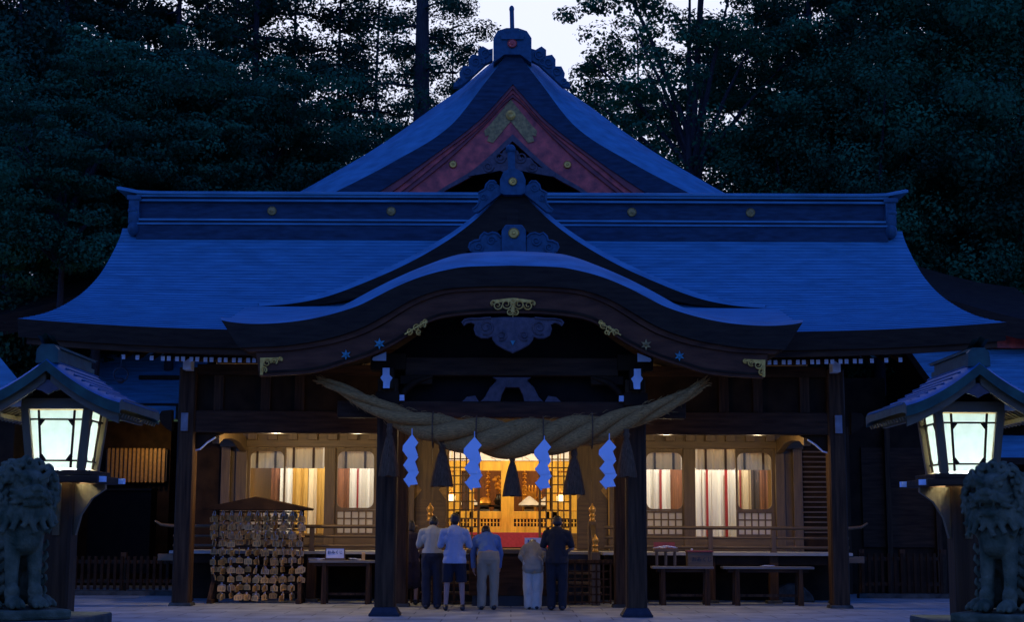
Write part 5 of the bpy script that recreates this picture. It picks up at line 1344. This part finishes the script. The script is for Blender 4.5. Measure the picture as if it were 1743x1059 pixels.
# far left roof
b=thing('far_left_building',(-17,33,0),'dark building with a blue roof slope at the far left edge','building')
m=MB(); m.add([(-17.5,32,Zs(590,32)),(Xs(-20,600,32),32,Zs(588,32)),(Xs(50,668,31),31,Zs(672,31)),(-17.5,31,Zs(672,31))],[(0,3,2,1)]); m.add([(-17.5,32,Zs(590,32)-.2),(Xs(-20,600,32),32,Zs(588,32)-.2),(Xs(50,668,31),31,Zs(672,31)-.2),(-17.5,31,Zs(672,31)-.2)],[(0,1,2,3)]); m.add([(Xs(-20,600,32),32,Zs(588,32)),(Xs(50,668,31),31,Zs(672,31)),(Xs(50,668,31),31,Zs(672,31)-.2),(Xs(-20,600,32),32,Zs(588,32)-.2),(-17.5,31,Zs(672,31)),(-17.5,31,Zs(672,31)-.2)],[(0,1,2,3),(1,4,5,2)]); m.build('roof',M['copper'],b)
m=MB(); m.box(-17.3,Xs(30,700,31.6),31.5,36,0,Zs(672,31.5)-.1); m.build('wall',M['wood'],b)
# right building
b=thing('right_building',(10,36,0),'dark timber building with a blue copper roof and red ridge at the right edge','building')
x0=Xs(1612,640,34.5)
sloped_roof('roof',b,x0,18,34,Zs(700,34),38,Zs(584,38),.25)
m=MB(); m.box(x0,18,37.6,38.4,Zs(586,38)-.1,Zs(558,38)); m.build('ridge',M['redwood'],b,bevel=.01)
m=MB(); m.box(x0-.1,18,37.5,38.5,Zs(558,38)+.002,Zs(551,38)); m.build('ridge_cap',M['copper'],b,bevel=.01)
sloped_roof('lower_roof',b,Xs(1660,760,33),18,33,Zs(777,33),34.4,Zs(738,34.4),.15)
m=MB(); m.box(Xs(1436,850,34.6),18,34.6,40,0,Zs(716,34.6)); m.build('wall',M['wood'],b)
for a,c in ((1470,1508),(1516,1592)):
    m=MB(); m.box(Xs(a,850,34.5),Xs(c,850,34.5),34.54,34.6,Zs(930,34.5),Zs(760,34.5)); m.build('wall_panel',M['woodh'],b)
for a in (1440,1510,1594):
    m=MB(); m.box(Xs(a,850,34.4),Xs(a+9,850,34.4),34.4,34.6,0,Zs(725,34.4)); m.build('wall_post',M['woodv'],b)
# rear hall: lower roof flaring out behind the main roof on both sides
b=thing('rear_hall',(0,40,0),'dark rear hall whose flared roof edges show behind the main roof','building')
for sg in (-1,1):
    m=MB(); d=[(560,470),(640,487),(700,498),(742,506),(800,523),(860,538),(930,548)]
    top=[Vector((sg*a*(37*cos(PITCH)+5*sin(PITCH))/F,37,Zs(y,37))) for a,y in d]
    m.grid([[v+Vector((0,.1,-.5)) for v in top],top,[v+Vector((0,3,1.4)) for v in top]],flip=(sg<0)); m.grid([[v+Vector((0,.1,-.5)) for v in top],[v+Vector((0,3,.9)) for v in top]],flip=(sg>0)); m.build('eave_roof',M['copper_edge'],b,smooth=40)
m=MB(); m.box(-9.8,9.8,39.2,46,0,5.4); m.build('wall',M['wood'],b)
m=MB(); 
# fences
def fence(px0,px1,Y,z,label,step=.14):
    x0,x1=Xs(px0,960,Y),Xs(px1,960,Y)
    t=thing('picket_fence',((x0+x1)/2,Y,0),label,'fence','low dark picket fences beside the hall')
    m=MB(); n=int((x1-x0)/step)
    for k in range(n+1): m.box(x0+k*step-.03,x0+k*step+.03,Y-.02,Y+.02,.12,z)
    m.build('pickets',M['wood'],t)
    for zz in (.3,z-.12):
        m=MB(); m.box(x0,x1,Y+.022,Y+.07,zz-.04,zz+.04); m.build('rail',M['woodh'],t)
    for x in (x0,(x0+x1)/2,x1):
        m=MB(); m.box(x-.06,x+.06,Y+.0721,Y+.17,0,z+.08); m.build('post',M['woodv'],t)
    m=MB(); m.box(x0-.1,x1+.1,Y-.06,Y+.2,0,.1); m.build('kerb',M['plinth'],t)
fence(120,300,32.5,Zs(950,32.5),'low dark picket fence behind the left corner column'); fence(1470,1610,32.5,Zs(940,32.5),'low dark picket fence behind the right corner column')

# ================================================================== trees
import numpy as np
class Leaves:
    """many small leaf faces: centres are gathered clump by clump, faces are made at the end"""
    def __init__(s,seed): s.r=np.random.RandomState(seed); s.c=[]; s.sz=[]; s.up=[]; s.p=[]
    def clump(s,c,rad,n,size,up=.5,shell=.5):
        n=int(n*LEAF_N); p=s.r.normal(size=(n,3)); p/=np.linalg.norm(p,axis=1)[:,None]; q=s.r.rand(n,1)**shell; s.p.append(p)
        s.c.append(np.array(c)[None]+p*q*np.array(rad)[None]); s.sz.append(np.full(n,size*LEAF_S)); s.up.append(np.full(n,up))
    def mesh(s,name,mt):
        c=np.concatenate(s.c); sz=np.concatenate(s.sz)*(.6+.8*s.r.rand(len(c))); up=np.concatenate(s.up); n=len(c)
        N_=s.r.normal(size=(n,3))*.55+np.concatenate(s.p)*1.3; N_[:,2]+=up*1.2; N_/=np.linalg.norm(N_,axis=1)[:,None]
        T_=s.r.normal(size=(n,3)); d=np.cross(N_,T_); d/=np.linalg.norm(d,axis=1)[:,None]; e=np.cross(N_,d)
        L=sz[:,None]; W=L*(.5+.3*s.r.rand(n,1))
        v=np.stack([c-d*L*.5,c+e*W*.5+N_*L*.1+d*L*.08,c+d*L*.5,c-e*W*.5+N_*L*.1+d*L*.08],1).reshape(-1,3)
        me=bpy.data.meshes.new(name); me.vertices.add(4*n); me.vertices.foreach_set('co',v.ravel()); me.loops.add(4*n); me.loops.foreach_set('vertex_index',np.arange(4*n,dtype=np.int32))
        me.polygons.add(n); me.polygons.foreach_set('loop_start',np.arange(0,4*n,4,dtype=np.int32)); me.update(calc_edges=True); me.materials.append(mt); return me
LEAF_N,LEAF_S=2.0,.62
def trunk_mesh(h,r0,limbs,seed):
    r=random.Random(seed); m=MB(); pts=[];rr=[]
    n=14; bx=r.uniform(-.3,.3); by=r.uniform(-.3,.3)
    for i in range(n+1):
        t=i/n; pts.append(Vector((bx*sin(t*3),by*sin(t*2.3),h*t))); rr.append(r0*((1-t)*.9+.08)*(1.35-.35*min(1,t*12)))
    m.tube(pts,rr,10)
    for (a,b,ra) in limbs:
        mid=a.lerp(b,.5)+Vector((0,0,.12*(b-a).length*.4)); m.tube([a,mid,b],[ra,ra*.6,ra*.2],6)
    return m
def cedar(h,r0,base,R_,dens,seed,size=.30):
    r=random.Random(seed); lv=Leaves(seed); limbs=[]
    nl=int((h-base)*2.6)
    for i in range(nl):
        z=base+(h-base)*(i/nl)**1.0; t=(z-base)/(h-base); L=R_*(1-t*.82)*r.uniform(.55,1.1); a=i*2.4+r.uniform(-.5,.5)
        d=Vector((cos(a),sin(a),0)); A=Vector((0,0,z)); B=A+d*L+Vector((0,0,-.18*L+.25)); limbs.append((A,B,.04+.03*L*.4))
        k=max(2,int(L*1.9))
        for j in range(k):
            u=(j+1.0)/k; c=A.lerp(B,u)+Vector((r.uniform(-.3,.3),r.uniform(-.3,.3),r.uniform(-.15,.2)+.12*L*.3*4*u*(1-u)))
            q=(.34+.34*(1-abs(u-.6)))*r.uniform(.7,1.25); lv.clump(c,(q*1.1,q*1.1,q*.62),int(70*dens),size,.5,.3)
    return trunk_mesh(h,r0,limbs,seed),lv
CL=.62
def broad(h,r0,cz,R_,nc,per,seed,size=.26,flat=.55):
    r=random.Random(seed); lv=Leaves(seed); limbs=[]
    for i in range(nc):
        a=r.random()*6.283; ph=math.asin(r.uniform(-.75,1)); q=R_[0]*r.uniform(.45,1.0)
        c=Vector((cos(a)*cos(ph)*q,sin(a)*cos(ph)*q*.9,cz+sin(ph)*R_[1]*r.uniform(.6,1)))
        if i%3==0: limbs.append((Vector((0,0,max(1.5,cz-R_[1]*.7)+ (c.z-cz+R_[1]*.5)*.3)),c,.10))
        k=r.uniform(.75,1.35)
        for j in range(4):
            cc=c+Vector((r.gauss(0,.75)*k,r.gauss(0,.75)*k,r.gauss(0,.5)*k)); w_=CL*r.uniform(.7,1.3); lv.clump(cc,(w_*k,w_*k,w_*flat*1.3*k),per//4,size,.6,.3)
    return trunk_mesh(h,r0,limbs,seed),lv
BANK={}
def bank(key,fn,leafmat):
    if key not in BANK:
        tm,lv=fn(); me=lv.mesh('crown',M[leafmat]); o=tm.build('trunk',M['bark'],None,smooth=60,org=(0,0,0)); tme=o.data; bpy.data.objects.remove(o); BANK[key]=(tme,me)
    return BANK[key]
def plant(key,fn,leafmat,X,Y,s,rot,label,name='cedar_tree',group='cedars behind the hall',base=0):
    tme,cme=bank(key,fn,leafmat)
    t=thing(name,(X,Y,base),label,'tree',group)
    for nm,me in (('trunk',tme),('crown',cme)):
        o=bpy.data.objects.new(nm,me); COL.objects.link(o); o.parent=t
    t.scale=(s,s,s*1.0); t.rotation_euler=(0,0,rot); return t
cA=lambda:cedar(27,.20,3.5,3.5,1.7,11,.20); cB_=lambda:cedar(25,.12,4,3.2,1.75,23,.19); cC=lambda:cedar(26,.50,3,3.2,1.45,37,.16); cD=lambda:cedar(24,.2,2,3.6,2.0,41,.22)
def px_tree(px,Y): return Xs(px,300,Y)
# centre and gaps: thinner cedars
plant('C',cC,'leaf_cedar',px_tree(706,44),44,1.0,.3,'tall cedar with the thickest straight trunk left of the roof peak')
plant('B',cB_,'leaf_cedar',px_tree(590,50),50,1.05,2.1,'cedar left of the thick trunked one against the sky')
plant('B',cB_,'leaf_cedar',px_tree(500,47),47,1.05,1.1,'cedar with dense boughs above the left roof slope of the gable')
plant('C',cC,'leaf_cedar',px_tree(826,66),66,.8,4.0,'distant thin cedar just left of the roof finial')
for px,Y,k,s,r_,lb in ((430,45,'A',1.0,.5,'dark cedar above the left half of the ridge'),(360,52,'B',1.1,2.2,'cedar with sky gaps in its top behind the dark left cedars'),(290,44,'D',1.0,3.3,'dense dark cedar above the left end of the ridge'),(190,47,'A',1.05,4.4,'dark cedar beyond the left ridge end'),
    (110,43,'D',1.0,5.1,'dense cedar between the hedge like conifer and the left ridge end'),(40,50,'A',1.1,.9,'tall cedar behind the hedge like conifer at the left edge'),(235,57,'D',1.15,1.9,'farthest dark cedar over the left ridge end'),(-60,46,'D',1.0,2.7,'dark cedar at the far left edge of the grove'),(395,60,'D',1.2,.2,'farthest dense cedar over the left part of the roof'),(120,60,'A',1.25,3.0,'farthest cedar at the upper left')):
    plant(k,{'A':cA,'B':cB_,'C':cC,'D':cD}[k],'leaf_cedar',px_tree(px,Y),Y,s,r_,lb)
for px,Y,k,s,r_,lb in ((1290,50,'B',1.05,.4,'cedar with a dark trunk above the right half of the ridge'),(1385,46,'A',1.0,1.6,'dark cedar above the right end of the ridge'),(1480,50,'D',1.05,2.9,'dense dark cedar beyond the right ridge end'),(1570,46,'D',1.0,4.0,'dense cedar behind the rounded leafy tree at the right'),(1440,60,'D',1.2,5.2,'farthest dense cedar at the upper right'),
    (1680,48,'A',1.05,.7,'tall cedar at the right edge behind the leafy tree'),(1770,44,'D',1.0,2.0,'dark cedar at the far right edge of the grove'),(1620,60,'D',1.25,3.4,'farthest cedar over the right building')):
    plant(k,{'A':cA,'B':cB_,'C':cC,'D':cD}[k],'leaf_cedar',px_tree(px,Y),Y,s,r_,lb)
plant('B',cB_,'leaf_cedar',px_tree(648,55),55,1.1,3.3,'far cedar filling the gap left of the thickest trunk')
plant('B',cB_,'leaf_cedar',px_tree(775,55),55,.95,1.2,'far cedar between the thickest trunk and the roof peak')
# broad-leaved trees
bR=lambda:broad(19,.30,15.5,(3.9,6.4),54,340,51,.20,.34)
plant('bR',bR,'leaf_broad',px_tree(1180,45),45,1.0,.0,'spreading broadleaf tree right of the roof peak with sky gaps','broadleaf_tree','broadleaf trees behind the hall')
plant('bR',bR,'leaf_broad',px_tree(1345,52),52,1.1,2.4,'broadleaf tree to the right of the spreading one','broadleaf_tree','broadleaf trees behind the hall')
plant('bR',bR,'leaf_broad',px_tree(1090,58),58,1.0,4.1,'farther broadleaf tree filling in behind the spreading one','broadleaf_tree','broadleaf trees behind the hall')
bL=lambda:broad(13,.22,11.2,(3.6,2.9),50,560,61,.17,.26)
for px,Y,s,r_,lb in ((175,38.5,.98,.3,'layered maple at the left behind the ridge end'),(300,40,1.0,1.7,'layered maple just above the left end of the ridge'),(430,41,.98,3.0,'layered maple above the left roof slope'),(110,36,.85,4.4,'small layered maple near the hedge like conifer'),(520,43,.9,5.3,'layered maple tucked behind the left foot of the gable')):
    plant('bL',bL,'leaf_broad',px_tree(px,Y),Y,s,r_,lb,'maple_tree','maples behind the left roof')
bK=lambda:broad(16,.3,11.0,(3.9,6.4),66,640,71,.19,.6)
for px,Y,s,r_,lb in ((1690,44,1.18,.3,'rounded dense leafy tree at the right edge'),(1600,45,1.05,1.9,'rounded leafy tree behind the right eave'),(1480,43,.92,3.2,'dark rounded tree beyond the right ridge end'),(1360,45,.86,4.4,'dark rounded tree above the right roof'),(1255,47,.62,5.0,'dark rounded tree behind the right foot of the gable'),(1760,47,1.25,2.2,'rounded leafy tree at the far right edge')):
    plant('bK',bK,'leaf_broad',px_tree(px,Y),Y,s,r_,lb,'leafy_tree','rounded trees behind the right roof')
def conifer_column():
    r=random.Random(5); lv=Leaves(5)
    for i in range(230):
        z=.8+14*r.random(); q=1.5*(1-.45*(z/15)**2); a=r.random()*6.283; lv.clump((q*cos(a)*r.uniform(.5,1),q*sin(a)*r.uniform(.5,1),z),(.55,.55,.6),150,.17,.2,.5)
    return trunk_mesh(14,.25,[],5),lv
plant('col',conifer_column,'leaf_near',Xs(14,300,39),39,1.2,0,'tall hedge like conifer column at the left edge','conifer','hedge like conifers at the left')
plant('col',conifer_column,'leaf_near',Xs(-75,300,40),40,1.25,1.0,'second hedge like conifer cut by the left edge','conifer','hedge like conifers at the left')
# far wood on the hillside
lv=Leaves(99)
for i in range(900):
    x=rnd.uniform(-34,34); Y=rnd.uniform(64,92); zb=max(0,((Y-58)/11-.5))*1.7
    q=rnd.uniform(1.2,2.2); lv.clump((x,Y,zb+rnd.uniform(.5,8.5 if abs(x+1)>7 else 4)),(q,q,q*.8),60,.6,.4,.4)
o=bpy.data.objects.new('far_woods',lv.mesh('far_woods',M['leaf_cedar'])); COL.objects.link(o); tag(o,'dark far wood covering the hillside behind the shrine','woods',kind='stuff')
